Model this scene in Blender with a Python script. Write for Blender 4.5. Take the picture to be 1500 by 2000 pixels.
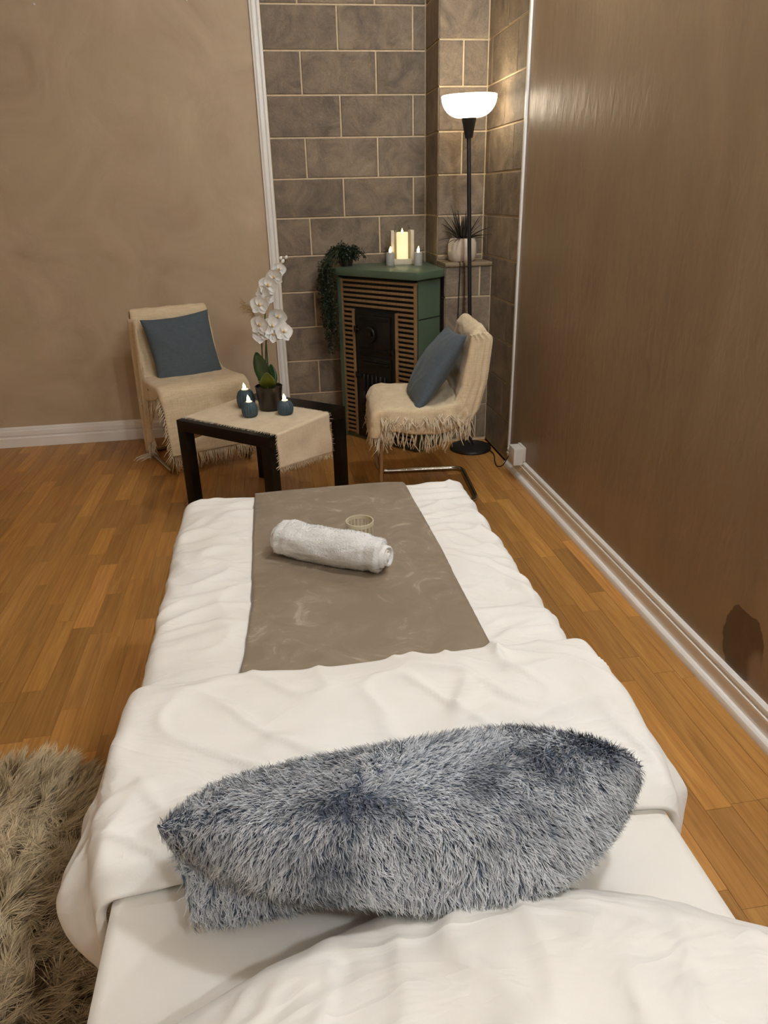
import bpy, bmesh, math, random
import numpy as np
from mathutils import Vector, Matrix, noise, Euler

# ------------------------------------------------------------------ scene, camera, light
for o in list(bpy.data.objects):
    bpy.data.objects.remove(o)
SC = bpy.context.scene
COL = SC.collection
random.seed(7)
RNG = np.random.default_rng(11)

cam_data = bpy.data.cameras.new('camera')
cam = bpy.data.objects.new('camera', cam_data)
COL.objects.link(cam)
_r = Vector((0.98748, -0.15618, -0.02233))
_u = Vector((0.08388, 0.39985, 0.91274))
_f = Vector((0.13363, 0.90318, -0.40794))
cam.matrix_world = Matrix(((_r.x, _u.x, -_f.x, 0), (_r.y, _u.y, -_f.y, 0), (_r.z, _u.z, -_f.z, 1.36), (0, 0, 0, 1)))
cam_data.sensor_fit = 'HORIZONTAL'
cam_data.sensor_width = 36.0
cam_data.lens = 36.0 * 1386.0 / 1500.0
cam_data.clip_start = 0.02
SC.camera = cam

world = bpy.data.worlds.new('room_world')
SC.world = world
world.use_nodes = True
world.node_tree.nodes['Background'].inputs[0].default_value = (1.0, 0.85, 0.68, 1)
world.node_tree.nodes['Background'].inputs[1].default_value = 0.05

SC.view_settings.view_transform = 'Standard'
SC.view_settings.look = 'None'
SC.view_settings.gamma = 1.0
SC.view_settings.use_curve_mapping = False
SC.view_settings.exposure = 0.0

GLOBE_STRENGTH = 248.0      # ceiling globe lamps
FLOOR_LAMP_STRENGTH = 8.0  # uplighter bowl
WARM = (1.0, 0.88, 0.70)
NEUTRAL = (0.98, 1.055, 1.14)

# ------------------------------------------------------------------ helpers
def lin(r, g, b):
    def c(v):
        v /= 255.0
        return v / 12.92 if v <= 0.04045 else ((v + 0.055) / 1.055) ** 2.4
    return (c(r), c(g), c(b), 1.0)

def new_mat(name):
    m = bpy.data.materials.new(name)
    m.use_nodes = True
    nt = m.node_tree
    return m, nt, nt.nodes['Principled BSDF']

def N(nt, kind, **inp):
    n = nt.nodes.new(kind)
    for k, v in inp.items():
        if k in n.inputs:
            n.inputs[k].default_value = v
        else:
            setattr(n, k, v)
    return n

def ramp(nt, fac, stops):
    n = nt.nodes.new('ShaderNodeValToRGB')
    el = n.color_ramp.elements
    while len(el) < len(stops):
        el.new(0.5)
    for e, (p, c) in zip(el, stops):
        e.position = p
        e.color = c
    nt.links.new(fac, n.inputs['Fac'])
    return n.outputs['Color']

def coords(nt, scale=(1, 1, 1), per_object=False):
    tc = nt.nodes.new('ShaderNodeTexCoord')
    mp = nt.nodes.new('ShaderNodeMapping')
    mp.inputs['Scale'].default_value = scale
    nt.links.new(tc.outputs['Object'], mp.inputs['Vector'])
    if per_object:
        oi = nt.nodes.new('ShaderNodeObjectInfo')
        mul = nt.nodes.new('ShaderNodeMath'); mul.operation = 'MULTIPLY'; mul.inputs[1].default_value = 57.0
        nt.links.new(oi.outputs['Random'], mul.inputs[0])
        cb = nt.nodes.new('ShaderNodeCombineXYZ')
        for i in range(3):
            nt.links.new(mul.outputs[0], cb.inputs[i])
        nt.links.new(cb.outputs[0], mp.inputs['Location'])
    return mp.outputs['Vector']

def mat_simple(name, c1, c2=None, rough=0.6, scale=8, detail=4, bump=0.0, bump_scale=None, stretch=(1, 1, 1),
               metallic=0.0, sheen=0.0, spec=0.5, per_object=False, coat=0.0, trans=0.0):
    m, nt, b = new_mat(name)
    b.inputs['Roughness'].default_value = rough
    b.inputs['Metallic'].default_value = metallic
    b.inputs['Specular IOR Level'].default_value = spec
    b.inputs['Sheen Weight'].default_value = sheen
    b.inputs['Coat Weight'].default_value = coat
    b.inputs['Transmission Weight'].default_value = trans
    c2 = c2 or tuple(x * 0.86 for x in c1[:3]) + (1,)
    v = coords(nt, stretch, per_object)
    nz = N(nt, 'ShaderNodeTexNoise', Scale=scale, Detail=detail, Roughness=0.6)
    nt.links.new(v, nz.inputs['Vector'])
    col = ramp(nt, nz.outputs['Fac'], [(0.32, c1), (0.68, c2)])
    nt.links.new(col, b.inputs['Base Color'])
    if bump:
        n2 = N(nt, 'ShaderNodeTexNoise', Scale=bump_scale or scale * 6, Detail=3, Roughness=0.65)
        nt.links.new(v, n2.inputs['Vector'])
        bp = N(nt, 'ShaderNodeBump', Strength=bump, Distance=0.01)
        nt.links.new(n2.outputs['Fac'], bp.inputs['Height'])
        nt.links.new(bp.outputs['Normal'], b.inputs['Normal'])
    return m

def mat_weave(name, c1, c2, thread=900.0, rough=0.9, bump=0.25, sheen=0.2):
    """woven cloth: two crossed sets of fine threads over mottled colour"""
    m, nt, b = new_mat(name)
    b.inputs['Roughness'].default_value = rough
    b.inputs['Specular IOR Level'].default_value = 0.2
    b.inputs['Sheen Weight'].default_value = sheen
    v = coords(nt)
    na = N(nt, 'ShaderNodeTexNoise', Scale=1.0, Detail=3)
    mpa = N(nt, 'ShaderNodeMapping'); mpa.inputs['Scale'].default_value = (thread * 0.05, thread * 0.05, thread)
    nt.links.new(v, mpa.inputs['Vector']); nt.links.new(mpa.outputs[0], na.inputs['Vector'])
    nb = N(nt, 'ShaderNodeTexNoise', Scale=1.0, Detail=3)
    mpb = N(nt, 'ShaderNodeMapping'); mpb.inputs['Scale'].default_value = (thread, thread, thread * 0.05)
    nt.links.new(v, mpb.inputs['Vector']); nt.links.new(mpb.outputs[0], nb.inputs['Vector'])
    ad = N(nt, 'ShaderNodeMath', operation='ADD')
    nt.links.new(na.outputs['Fac'], ad.inputs[0]); nt.links.new(nb.outputs['Fac'], ad.inputs[1])
    hf = N(nt, 'ShaderNodeMath', operation='MULTIPLY'); hf.inputs[1].default_value = 0.5
    nt.links.new(ad.outputs[0], hf.inputs[0])
    col = ramp(nt, hf.outputs[0], [(0.36, c1), (0.64, c2)])
    nt.links.new(col, b.inputs['Base Color'])
    bp = N(nt, 'ShaderNodeBump', Strength=bump, Distance=0.002)
    nt.links.new(hf.outputs[0], bp.inputs['Height']); nt.links.new(bp.outputs[0], b.inputs['Normal'])
    return m

def mat_emit(name, color, strength, base=(0.9, 0.9, 0.85, 1)):
    m, nt, b = new_mat(name)
    b.inputs['Base Color'].default_value = base
    b.inputs['Emission Color'].default_value = color + (1,) if len(color) == 3 else color
    b.inputs['Emission Strength'].default_value = strength
    return m

def link(name, me, mat=None, parent=None, loc=None, rot=None, kind=None):
    o = bpy.data.objects.new(name, me)
    COL.objects.link(o)
    if mat is not None and me is not None and len(me.materials) == 0:
        me.materials.append(mat)
    if parent is not None:
        o.parent = parent
    if loc is not None:
        o.location = loc
    if rot is not None:
        o.rotation_euler = rot
    if kind:
        o['kind'] = kind
    return o

def tag(o, label, cat, group=None, kind=None):
    o['label'] = label
    if cat: o['category'] = cat
    if group: o['group'] = group
    if kind: o['kind'] = kind
    return o

def thing(name, label, cat, loc=(0, 0, 0), rotz=0.0, group=None):
    o = bpy.data.objects.new(name, None)
    COL.objects.link(o)
    o.empty_display_size = 0.05
    o.location = loc
    o.rotation_euler = (0, 0, rotz)
    return tag(o, label, cat, group)

def mesh_of(bm, name, smooth=True):
    me = bpy.data.meshes.new(name)
    bmesh.ops.recalc_face_normals(bm, faces=bm.faces)
    bm.to_mesh(me); bm.free()
    if smooth:
        me.polygons.foreach_set('use_smooth', [True] * len(me.polygons))
    return me

def smooth_by_angle(me, deg=35):
    bm = bmesh.new(); bm.from_mesh(me)
    lim = math.radians(deg)
    for e in bm.edges:
        e.smooth = not (len(e.link_faces) == 2 and e.calc_face_angle(0) > lim)
    for f in bm.faces: f.smooth = True
    bm.to_mesh(me); bm.free()
    return me

def add_box(bm, x0, x1, y0, y1, z0, z1, bevel=0.0, M=None):
    vs = [bm.verts.new((x, y, z)) for x in (x0, x1) for y in (y0, y1) for z in (z0, z1)]
    F = [(0, 1, 3, 2), (4, 6, 7, 5), (0, 4, 5, 1), (2, 3, 7, 6), (0, 2, 6, 4), (1, 5, 7, 3)]
    fs = [bm.faces.new([vs[i] for i in f]) for f in F]
    if bevel:
        es = list({e for f in fs for e in f.edges})
        r = bmesh.ops.bevel(bm, geom=es, offset=bevel, segments=2, profile=0.6, affect='EDGES')
        if M is not None:
            vv = {v for f in r['faces'] for v in f.verts} | {v for v in vs if v.is_valid}
            for v in vv: v.co = M @ v.co
    elif M is not None:
        for v in vs: v.co = M @ v.co

def box_mesh(name, x0, x1, y0, y1, z0, z1, bevel=0.0):
    bm = bmesh.new(); add_box(bm, x0, x1, y0, y1, z0, z1, bevel)
    return smooth_by_angle(mesh_of(bm, name, False), 30) if bevel else mesh_of(bm, name, False)

def fillet(pts, rad, n=6):
    out = [Vector(pts[0])]
    for i in range(1, len(pts) - 1):
        a, p, c = Vector(pts[i - 1]), Vector(pts[i]), Vector(pts[i + 1])
        d1, d2 = (a - p), (c - p)
        k = min(rad, d1.length * 0.48, d2.length * 0.48)
        s, e = p + d1.normalized() * k, p + d2.normalized() * k
        for j in range(n + 1):
            t = j / n
            out.append(s * (1 - t) ** 2 + p * 2 * t * (1 - t) + e * t * t)
    out.append(Vector(pts[-1]))
    return out

def add_tube(bm, pts, r, seg=10, cap=True):
    pts = [Vector(p) for p in pts]
    rr = r if isinstance(r, (list, tuple)) else [r] * len(pts)
    rings = []; up = None
    for i, p in enumerate(pts):
        t = (pts[min(i + 1, len(pts) - 1)] - pts[max(i - 1, 0)]).normalized()
        if up is None:
            up = t.orthogonal().normalized()
        up = (up - t * up.dot(t))
        up = up.normalized() if up.length > 1e-6 else t.orthogonal().normalized()
        side = t.cross(up)
        rings.append([bm.verts.new(p + (up * math.cos(2 * math.pi * k / seg) + side * math.sin(2 * math.pi * k / seg)) * rr[i]) for k in range(seg)])
    for a, b in zip(rings, rings[1:]):
        for k in range(seg):
            bm.faces.new((a[k], a[(k + 1) % seg], b[(k + 1) % seg], b[k]))
    if cap:
        bm.faces.new(rings[0][::-1]); bm.faces.new(rings[-1])

def add_lathe(bm, prof, seg=32, c=(0, 0, 0), fn=None):
    """prof: list of (radius, z). fn(angle, r, z) may alter the radius"""
    c = Vector(c); rings = []
    for r, z in prof:
        if r < 1e-6:
            rings.append([bm.verts.new(c + Vector((0, 0, z)))]); continue
        ring = []
        for k in range(seg):
            a = 2 * math.pi * k / seg
            q = fn(a, r, z) if fn else r
            ring.append(bm.verts.new(c + Vector((q * math.cos(a), q * math.sin(a), z))))
        rings.append(ring)
    for a, b in zip(rings, rings[1:]):
        if len(a) == 1 and len(b) == 1: continue
        for k in range(seg):
            k2 = (k + 1) % seg
            if len(a) == 1: bm.faces.new((a[0], b[k2], b[k]))
            elif len(b) == 1: bm.faces.new((a[k], a[k2], b[0]))
            else: bm.faces.new((a[k], a[k2], b[k2], b[k]))

def lathe_mesh(name, prof, seg=32, fn=None, angle=40):
    bm = bmesh.new(); add_lathe(bm, prof, seg, fn=fn)
    return smooth_by_angle(mesh_of(bm, name, False), angle)

def tube_mesh(name, pts, r, seg=10):
    bm = bmesh.new(); add_tube(bm, pts, r, seg)
    return smooth_by_angle(mesh_of(bm, name, False), 50)

def prism_mesh(name, poly, z0, z1, bevel=0.0):
    bm = bmesh.new()
    a = [bm.verts.new((x, y, z0)) for x, y in poly]; b = [bm.verts.new((x, y, z1)) for x, y in poly]
    bm.faces.new(a[::-1]); bm.faces.new(b)
    n = len(poly)
    for i in range(n): bm.faces.new((a[i], a[(i + 1) % n], b[(i + 1) % n], b[i]))
    if bevel:
        bmesh.ops.bevel(bm, geom=list(bm.edges), offset=bevel, segments=2, profile=0.6, affect='EDGES')
    return smooth_by_angle(mesh_of(bm, name, False), 30)

def grid_mesh(name, P, closed_u=False):
    """P: rows x cols list of points"""
    nu, nv = len(P), len(P[0])
    verts = [tuple(p) for row in P for p in row]
    faces = []
    for i in range(nu - 1 + (1 if closed_u else 0)):
        for j in range(nv - 1):
            a = i * nv + j; b = ((i + 1) % nu) * nv + j
            faces.append((a, b, b + 1, a + 1))
    me = bpy.data.meshes.new(name)
    me.from_pydata(verts, [], faces); me.update()
    me.polygons.foreach_set('use_smooth', [True] * len(me.polygons))
    return me

def solidify(o, th, offset=-1.0):
    m = o.modifiers.new('thickness', 'SOLIDIFY'); m.thickness = th; m.offset = offset
    return o

def sstep(a, b, x):
    t = max(0.0, min(1.0, (x - a) / (b - a)))
    return t * t * (3 - 2 * t)

def interp(x, xs, ys):
    return float(np.interp(x, xs, ys))

def catmull(pts, n):
    pts = [Vector(p) for p in pts]; out = []
    for i in range(len(pts) - 1):
        p0, p1, p2, p3 = pts[max(i - 1, 0)], pts[i], pts[i + 1], pts[min(i + 2, len(pts) - 1)]
        for k in range(n):
            t = k / n
            out.append(0.5 * ((2 * p1) + (p2 - p0) * t + (2 * p0 - 5 * p1 + 4 * p2 - p3) * t * t + (3 * p1 - p0 - 3 * p2 + p3) * t ** 3))
    out.append(pts[-1])
    return out

def fnz(x, y, z=0.0):
    return noise.noise(Vector((x, y, z)))

def ridge(x, y, z=0.0):
    n = noise.noise(Vector((x, y, z)))
    return 1.1 - 2.0 * math.sqrt(n * n + 0.004)

# ------------------------------------------------------------------ materials of the room
def mat_plaster(name, c_lo, c_hi, c_alt, rough, stain=False, streak=1.0, bump=0.12):
    m, nt, b = new_mat(name)
    L = nt.links.new
    v = coords(nt, (1, 1, streak))
    n1 = N(nt, 'ShaderNodeTexNoise', Scale=2.3, Detail=5, Roughness=0.6, Distortion=1.2); L(v, n1.inputs['Vector'])
    base = ramp(nt, n1.outputs['Fac'], [(0.3, c_lo), (0.7, c_hi)])
    n2 = N(nt, 'ShaderNodeTexNoise', Scale=1.7, Detail=3, Distortion=0.8); L(v, n2.inputs['Vector'])
    mx = N(nt, 'ShaderNodeMix', data_type='RGBA')
    f2 = ramp(nt, n2.outputs['Fac'], [(0.48, (0, 0, 0, 1)), (0.70, (0.55, 0.55, 0.55, 1))])
    L(f2, mx.inputs['Factor']); L(base, mx.inputs[6]); mx.inputs[7].default_value = c_alt
    out = mx.outputs[2]
    n3 = N(nt, 'ShaderNodeTexNoise', Scale=16.0, Detail=5, Distortion=1.6); L(v, n3.inputs['Vector'])
    rr = ramp(nt, n3.outputs['Fac'], [(0.3, (rough - 0.07,) * 3 + (1,)), (0.7, (rough + 0.07,) * 3 + (1,))])
    if stain:   # damp patch with a pale scraped heart, low on the right wall
        tc = nt.nodes.new('ShaderNodeTexCoord')
        def blob(cy, cz, ry, rz, soft):
            mp = N(nt, 'ShaderNodeMapping')
            mp.inputs['Location'].default_value = (0, -cy / ry, -cz / rz)
            mp.inputs['Scale'].default_value = (0, 1 / ry, 1 / rz)
            L(tc.outputs['Object'], mp.inputs['Vector'])
            ln = N(nt, 'ShaderNodeVectorMath', operation='LENGTH'); L(mp.outputs[0], ln.inputs[0])
            nn = N(nt, 'ShaderNodeTexNoise', Scale=14.0, Detail=4); L(tc.outputs['Object'], nn.inputs['Vector'])
            ad = N(nt, 'ShaderNodeMath', operation='MULTIPLY_ADD'); ad.inputs[1].default_value = 0.5
            L(nn.outputs['Fac'], ad.inputs[0]); L(ln.outputs['Value'], ad.inputs[2])
            return ramp(nt, ad.outputs[0], [(1.1 - soft, (1, 1, 1, 1)), (1.1, (0, 0, 0, 1))])
        for args, colr in (((1.475, 0.20, 0.115, 0.15, 0.12), lin(92, 73, 54)), ((1.405, 0.16, 0.05, 0.10, 0.5), lin(140, 118, 96))):
            k = N(nt, 'ShaderNodeMix', data_type='RGBA')
            L(blob(*args), k.inputs['Factor']); L(out, k.inputs[6]); k.inputs[7].default_value = colr
            out = k.outputs[2]
    L(out, b.inputs['Base Color'])
    L(rr, b.inputs['Roughness'])
    b.inputs['Specular IOR Level'].default_value = 0.5
    n4 = N(nt, 'ShaderNodeTexNoise', Scale=30.0, Detail=4, Distortion=0.5)
    L(v, n4.inputs['Vector'])
    bp = N(nt, 'ShaderNodeBump', Strength=bump, Distance=0.01); L(n4.outputs['Fac'], bp.inputs['Height'])
    L(bp.outputs[0], b.inputs['Normal'])
    return m

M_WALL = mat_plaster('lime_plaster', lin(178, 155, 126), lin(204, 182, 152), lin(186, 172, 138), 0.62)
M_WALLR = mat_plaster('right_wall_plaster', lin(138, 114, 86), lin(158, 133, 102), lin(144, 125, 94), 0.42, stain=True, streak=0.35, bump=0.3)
M_CEIL = mat_simple('ceiling_paint', lin(225, 218, 205), rough=0.9)
M_TRIM = mat_simple('white_gloss_paint', lin(250, 246, 238), lin(244, 239, 229), rough=0.35, scale=5)
M_GROUT = mat_simple('pale_grout', lin(226, 204, 170), lin(210, 188, 154), rough=0.9, scale=30, bump=0.3)

def mat_tile():
    m, nt, b = new_mat('slate_tile'); L = nt.links.new
    v = coords(nt, (1, 1, 1), True)
    n1 = N(nt, 'ShaderNodeTexNoise', Scale=7.0, Detail=6, Roughness=0.72, Distortion=0.8); L(v, n1.inputs['Vector'])
    col = ramp(nt, n1.outputs['Fac'], [(0.30, lin(98, 85, 72)), (0.5, lin(134, 117, 97)), (0.72, lin(164, 144, 118))])
    oi = nt.nodes.new('ShaderNodeObjectInfo')
    hs = N(nt, 'ShaderNodeHueSaturation'); L(col, hs.inputs['Color'])
    mr = N(nt, 'ShaderNodeMapRange'); mr.inputs['To Min'].default_value = 0.86; mr.inputs['To Max'].default_value = 1.12
    L(oi.outputs['Random'], mr.inputs['Value']); L(mr.outputs[0], hs.inputs['Value'])
    L(hs.outputs[0], b.inputs['Base Color'])
    n2 = N(nt, 'ShaderNodeTexNoise', Scale=38.0, Detail=5, Roughness=0.68, Distortion=1.8); L(v, n2.inputs['Vector'])
    bp = N(nt, 'ShaderNodeBump', Strength=0.75, Distance=0.008); L(n2.outputs['Fac'], bp.inputs['Height']); L(bp.outputs[0], b.inputs['Normal'])
    b.inputs['Roughness'].default_value = 0.5
    return m
M_TILE = mat_tile()

def mat_oak():
    m, nt, b = new_mat('oiled_oak'); L = nt.links.new
    v = coords(nt, (38, 2.2, 38), True)
    n1 = N(nt, 'ShaderNodeTexNoise', Scale=1.0, Detail=6, Roughness=0.6, Distortion=1.3); L(v, n1.inputs['Vector'])
    v2 = coords(nt, (160, 6, 160), True)
    n2 = N(nt, 'ShaderNodeTexNoise', Scale=1.0, Detail=3); L(v2, n2.inputs['Vector'])
    col = ramp(nt, n1.outputs['Fac'], [(0.28, lin(166, 114, 54)), (0.55, lin(190, 137, 71)), (0.78, lin(204, 153, 86))])
    fine = ramp(nt, n2.outputs['Fac'], [(0.32, (0.72, 0.68, 0.62, 1)), (0.6, (1, 1, 1, 1))])
    mx = N(nt, 'ShaderNodeMix', data_type='RGBA', blend_type='MULTIPLY'); mx.inputs['Factor'].default_value = 0.6
    L(col, mx.inputs[6]); L(fine, mx.inputs[7])
    oi = nt.nodes.new('ShaderNodeObjectInfo')
    mx2 = N(nt, 'ShaderNodeMix', data_type='RGBA', blend_type='MULTIPLY'); mx2.inputs['Factor'].default_value = 1.0
    L(mx.outputs[2], mx2.inputs[6]); L(oi.outputs['Color'], mx2.inputs[7])
    L(mx2.outputs[2], b.inputs['Base Color'])
    b.inputs['Roughness'].default_value = 0.42
    bp = N(nt, 'ShaderNodeBump', Strength=0.06, Distance=0.003); L(n2.outputs['Fac'], bp.inputs['Height']); L(bp.outputs[0], b.inputs['Normal'])
    return m
M_OAK = mat_oak()
M_GAP = mat_simple('floor_joint', lin(70, 42, 18), rough=0.9)

# ------------------------------------------------------------------ room shell
XL, XR, YB, YR, ZC = -2.6, 1.213, 4.45, -2.4, 2.86
def struct(name, me, mat, label=None):
    o = link(name, me, mat, kind='structure')
    if label: o['label'] = label
    return o
floor = struct('floor', box_mesh('floor', XL, XR + 0.1, YR, YB + 0.1, -0.08, -0.012), M_GAP, 'oak strip parquet floor, boards running towards the stove')
struct('ceiling', box_mesh('ceiling', XL - .1, XR + .1, YR - .1, YB + .1, ZC, ZC + .08), M_CEIL, 'plain white ceiling')
wall_back = struct('wall_back', box_mesh('wall_back', XL - .1, 0.055, YB, YB + 0.12, 0, ZC), M_WALL, 'mottled taupe plaster wall behind the left chair')
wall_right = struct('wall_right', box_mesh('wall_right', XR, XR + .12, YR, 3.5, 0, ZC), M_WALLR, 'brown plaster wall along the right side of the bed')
struct('wall_left', box_mesh('wall_left', XL - .12, XL, YR, YB, 0, ZC), M_WALL, 'taupe plaster wall on the left')
struct('wall_rear', box_mesh('wall_rear', XL - .1, XR + .1, YR - .12, YR, 0, ZC), M_CEIL, 'white plaster wall behind the viewer')

# parquet strips: the largest in view are objects, the remainder one joined part
def in_view(x, y, z=0.0):
    d = Vector((x, y, z - 1.36)); w = d.dot(_f)
    if w < 0.2: return None
    return 750 + 1386 * d.dot(_r) / w, 1000 - 1386 * d.dot(_u) / w, w
SW = 0.071
strips = []
ncol = int((XR - 0.004 - XL) / SW)
for i in range(ncol):
    x0 = XR - 0.004 - (i + 1) * SW
    y = YR + random.random() * 0.4
    strips.append((x0, YR + 0.002, y))
    while y < YB:
        ln = random.choice((0.26, 0.34, 0.42, 0.5, 0.58, 0.64)) + random.uniform(-.03, .03)
        strips.append((x0, y, min(y + ln, YB))); y += ln
def hidden(x, y):   # below the bed top and the pillows the floor never shows
    return (-0.42 < x < 0.60 and y < 1.95)
scored = []
for s in strips:
    x0, a, b_ = s
    best = 0
    for yy in (a + .03, (a + b_) / 2, b_ - .03):
        q = in_view(x0 + SW / 2, yy)
        if q and -60 < q[0] < 1560 and 0 < q[1] < 2060 and not hidden(x0 + SW / 2, yy):
            best = max(best, (b_ - a) * SW / q[2] ** 3)
    scored.append((best, s))
scored.sort(key=lambda t: -t[0])
near = [s for k, s in scored[:300] if k > 0]
rest = [s for k, s in scored[len(near):]]
strip_mesh = {}
def strip_colour():
    v = random.choice((0.74, 0.84, 0.88, 0.92, 0.95, 0.98, 1.02, 1.2)) * random.uniform(.97, 1.03)
    w = random.uniform(0.93, 1.05)
    return (v, v * (0.5 + 0.5 * w), v * w * random.uniform(.92, 1.05), 1)
for x0, a, b_ in near:
    key = max(0.02, round((b_ - a) * 50) / 50)
    if key not in strip_mesh:
        bm = bmesh.new(); g = 0.0004
        add_box(bm, -SW / 2 + g, SW / 2 - g, -0.5, 0.5, -0.012, 0.0)
        for v in bm.verts: v.co.y *= key
        strip_mesh[key] = mesh_of(bm, 'floor_strip', False)
    o = link('floor_strip', strip_mesh[key], M_OAK, floor, (x0 + SW / 2, (a + b_) / 2, random.uniform(-.0003, 0)))
    o.scale.y = (b_ - a - 0.0008) / key
    o.color = strip_colour()
bm = bmesh.new()
for x0, a, b_ in rest:
    add_box(bm, x0 + .0004, x0 + SW - .0004, a + .0004, b_ - .0004, -0.012, -0.0002)
link('floor_strips', mesh_of(bm, 'floor_strips', False), M_OAK, floor, kind='stuff')

# tiled chimney corner ------------------------------------------------
TG, TT = 0.0046, 0.006      # half joint, how far the tiles stand proud
tile_cache = {}
def tile(parent, axis, a0, a1, z0, z1, plane, sgn=-1):
    """axis 'x': tile in a plane y=plane, running along x; axis 'y': in a plane x=plane, running along y"""
    w, h = round(a1 - a0 - 2 * TG, 4), round(z1 - z0 - 2 * TG, 4)
    if w < 0.01 or h < 0.01: return
    key = (axis, w, h, sgn)
    if key not in tile_cache:
        bm = bmesh.new()
        if axis == 'x': add_box(bm, -w / 2, w / 2, min(0, sgn * TT), max(0, sgn * TT), -h / 2, h / 2)
        else: add_box(bm, min(0, sgn * TT), max(0, sgn * TT), -w / 2, w / 2, -h / 2, h / 2)
        es = [e for e in bm.edges if all(abs((v.co.y if axis == 'x' else v.co.x) - sgn * TT) < 1e-5 for v in e.verts)]
        bmesh.ops.bevel(bm, geom=es, offset=0.0022, segments=1, affect='EDGES')
        tile_cache[key] = mesh_of(bm, 'tile', False)
    c = ((a0 + a1) / 2, plane, (z0 + z1) / 2) if axis == 'x' else (plane, (a0 + a1) / 2, (z0 + z1) / 2)
    link('tile', tile_cache[key], M_TILE, parent, c)
ZROW = [1.042 + 0.2055 * k for k in range(-6, 9)]
def rows(zmin, zmax):
    for k in range(-6, 8):
        z0, z1 = 1.042 + .2055 * k, 1.042 + .2055 * (k + 1)
        z0, z1 = max(z0, zmin), min(z1, zmax)
        if z1 - z0 > 0.02: yield k, z0, z1
def tile_field(parent, axis, a_min, a_max, zmin, zmax, plane, offA, offB, pitch=0.4075, sgn=-1):
    for k, z0, z1 in rows(zmin, zmax):
        off = offA if k % 2 == 1 else offB
        cuts = [a_min] + [off + pitch * n for n in range(-12, 14) if a_min + .015 < off + pitch * n < a_max - .015] + [a_max]
        for a, b in zip(cuts, cuts[1:]): tile(parent, axis, a, b, z0, z1, plane, sgn)
CX0, CY0, LY, LZ = 0.95, 4.14, 3.94, 1.015
tw = struct('wall_chimney', box_mesh('wall_chimney', 0.055, XR + .12, YB + .006, YB + .12, 0, ZC), M_GROUT, 'brown stone tiled wall behind the green stove')
tile_field(tw, 'x', 0.072, CX0, 0.0, ZC, YB + .006, 0.471, 0.267)
col_ = struct('wall_column', box_mesh('wall_column', CX0 + .006, XR + .05, CY0 + .006, YB + .02, 0, ZC), M_GROUT, 'tiled chimney column in the corner behind the floor lamp')
tile_field(col_, 'x', CX0 + .001, XR, LZ, ZC, CY0 + .006, 0.471, 0.267)
tile_field(col_, 'y', CY0 + .001, YB, 0, ZC, CX0 + .006, 9.0, 9.0)
tr = struct('wall_tiled', box_mesh('wall_tiled', XR + .006, XR + .12, 3.5, YB + .1, 0, ZC), M_GROUT, 'tiled strip of the right wall beside the floor lamp')
tile_field(tr, 'y', 3.512, CY0, 0, ZC, XR + .006, 3.835, 3.672, 0.395)
ledge = struct('wall_ledge', box_mesh('wall_ledge', CX0 + .006, XR, LY + .016, CY0 + .01, 0, LZ - .018), M_GROUT, 'low tiled ledge carrying the white plant pot')
tile_field(ledge, 'x', CX0 + .001, XR, 0, LZ - .018, LY + .016, 0.74, 0.9)
tile_field(ledge, 'y', LY + .012, CY0, 0, LZ - .018, CX0 + .006, 9.0, 9.0)
M_LEDGE = mat_simple('ledge_stone', lin(150, 132, 104), lin(120, 104, 82), rough=0.45, scale=9, bump=0.1)
link('ledge_slab', box_mesh('ledge_slab', CX0 + .001, XR, LY, CY0 + .006, LZ - .018, LZ, 0.003), M_LEDGE, ledge)

# trims: door-frame style moulding, pipe, baseboards
def profile_extrude(name, prof, p0, p1, out, mat, bevel=None):
    """prof: list of (depth, height); swept from p0 to p1, depth measured along 'out'"""
    p0, p1, out = Vector(p0), Vector(p1), Vector(out)
    bm = bmesh.new()
    a = [bm.verts.new(p0 + out * d + Vector((0, 0, h))) for d, h in prof]
    b = [bm.verts.new(p1 + out * d + Vector((0, 0, h))) for d, h in prof]
    n = len(prof)
    for i in range(n): bm.faces.new((a[i], a[(i + 1) % n], b[(i + 1) % n], b[i]))
    bm.faces.new(a[::-1]); bm.faces.new(b)
    return smooth_by_angle(mesh_of(bm, name, False), 25)
BB = [(0, 0), (.030, 0), (.030, .012), (.027, .020), (.021, .025), (.013, .026), (.012, .064), (.016, .068), (.016, .076), (.010, .079), (.010, .085), (.014, .089), (.013, .098), (.006, .104), (0, .104)]
BL = [(0, 0), (.022, 0), (.022, .055), (.016, .060), (.015, .068), (.021, .073), (.020, .098), (.012, .104), (.011, .114), (0, .122)]
struct('baseboard_right', profile_extrude('baseboard_right', BB, (XR, YR, 0), (XR, 3.5, 0), (-1, 0, 0), M_TRIM), M_TRIM, 'ribbed white baseboard along the right wall')
struct('baseboard_back', profile_extrude('baseboard_back', BL, (XL, YB, 0), (0.02, YB, 0), (0, -1, 0), M_TRIM), M_TRIM, 'white moulded baseboard behind the left chair')
bm = bmesh.new()
add_box(bm, 0.018, 0.072, YB - .014, YB + .01, 0, ZC, 0.003)
add_box(bm, 0.030, 0.044, YB - .020, YB - .013, 0, ZC, 0.003)
add_box(bm, 0.056, 0.072, YB - .022, YB - .013, 0, ZC, 0.003)
struct('trim_1', smooth_by_angle(mesh_of(bm, 'trim_1', False), 30), M_TRIM, 'white vertical moulding between plaster and tiles')
bm = bmesh.new()
add_box(bm, XR - .010, XR + .004, 3.494, 3.514, 0.1, ZC, 0.003)
struct('trim_2', smooth_by_angle(mesh_of(bm, 'trim_2', False), 30), M_TRIM, 'thin white strip between tiles and right wall')

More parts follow.
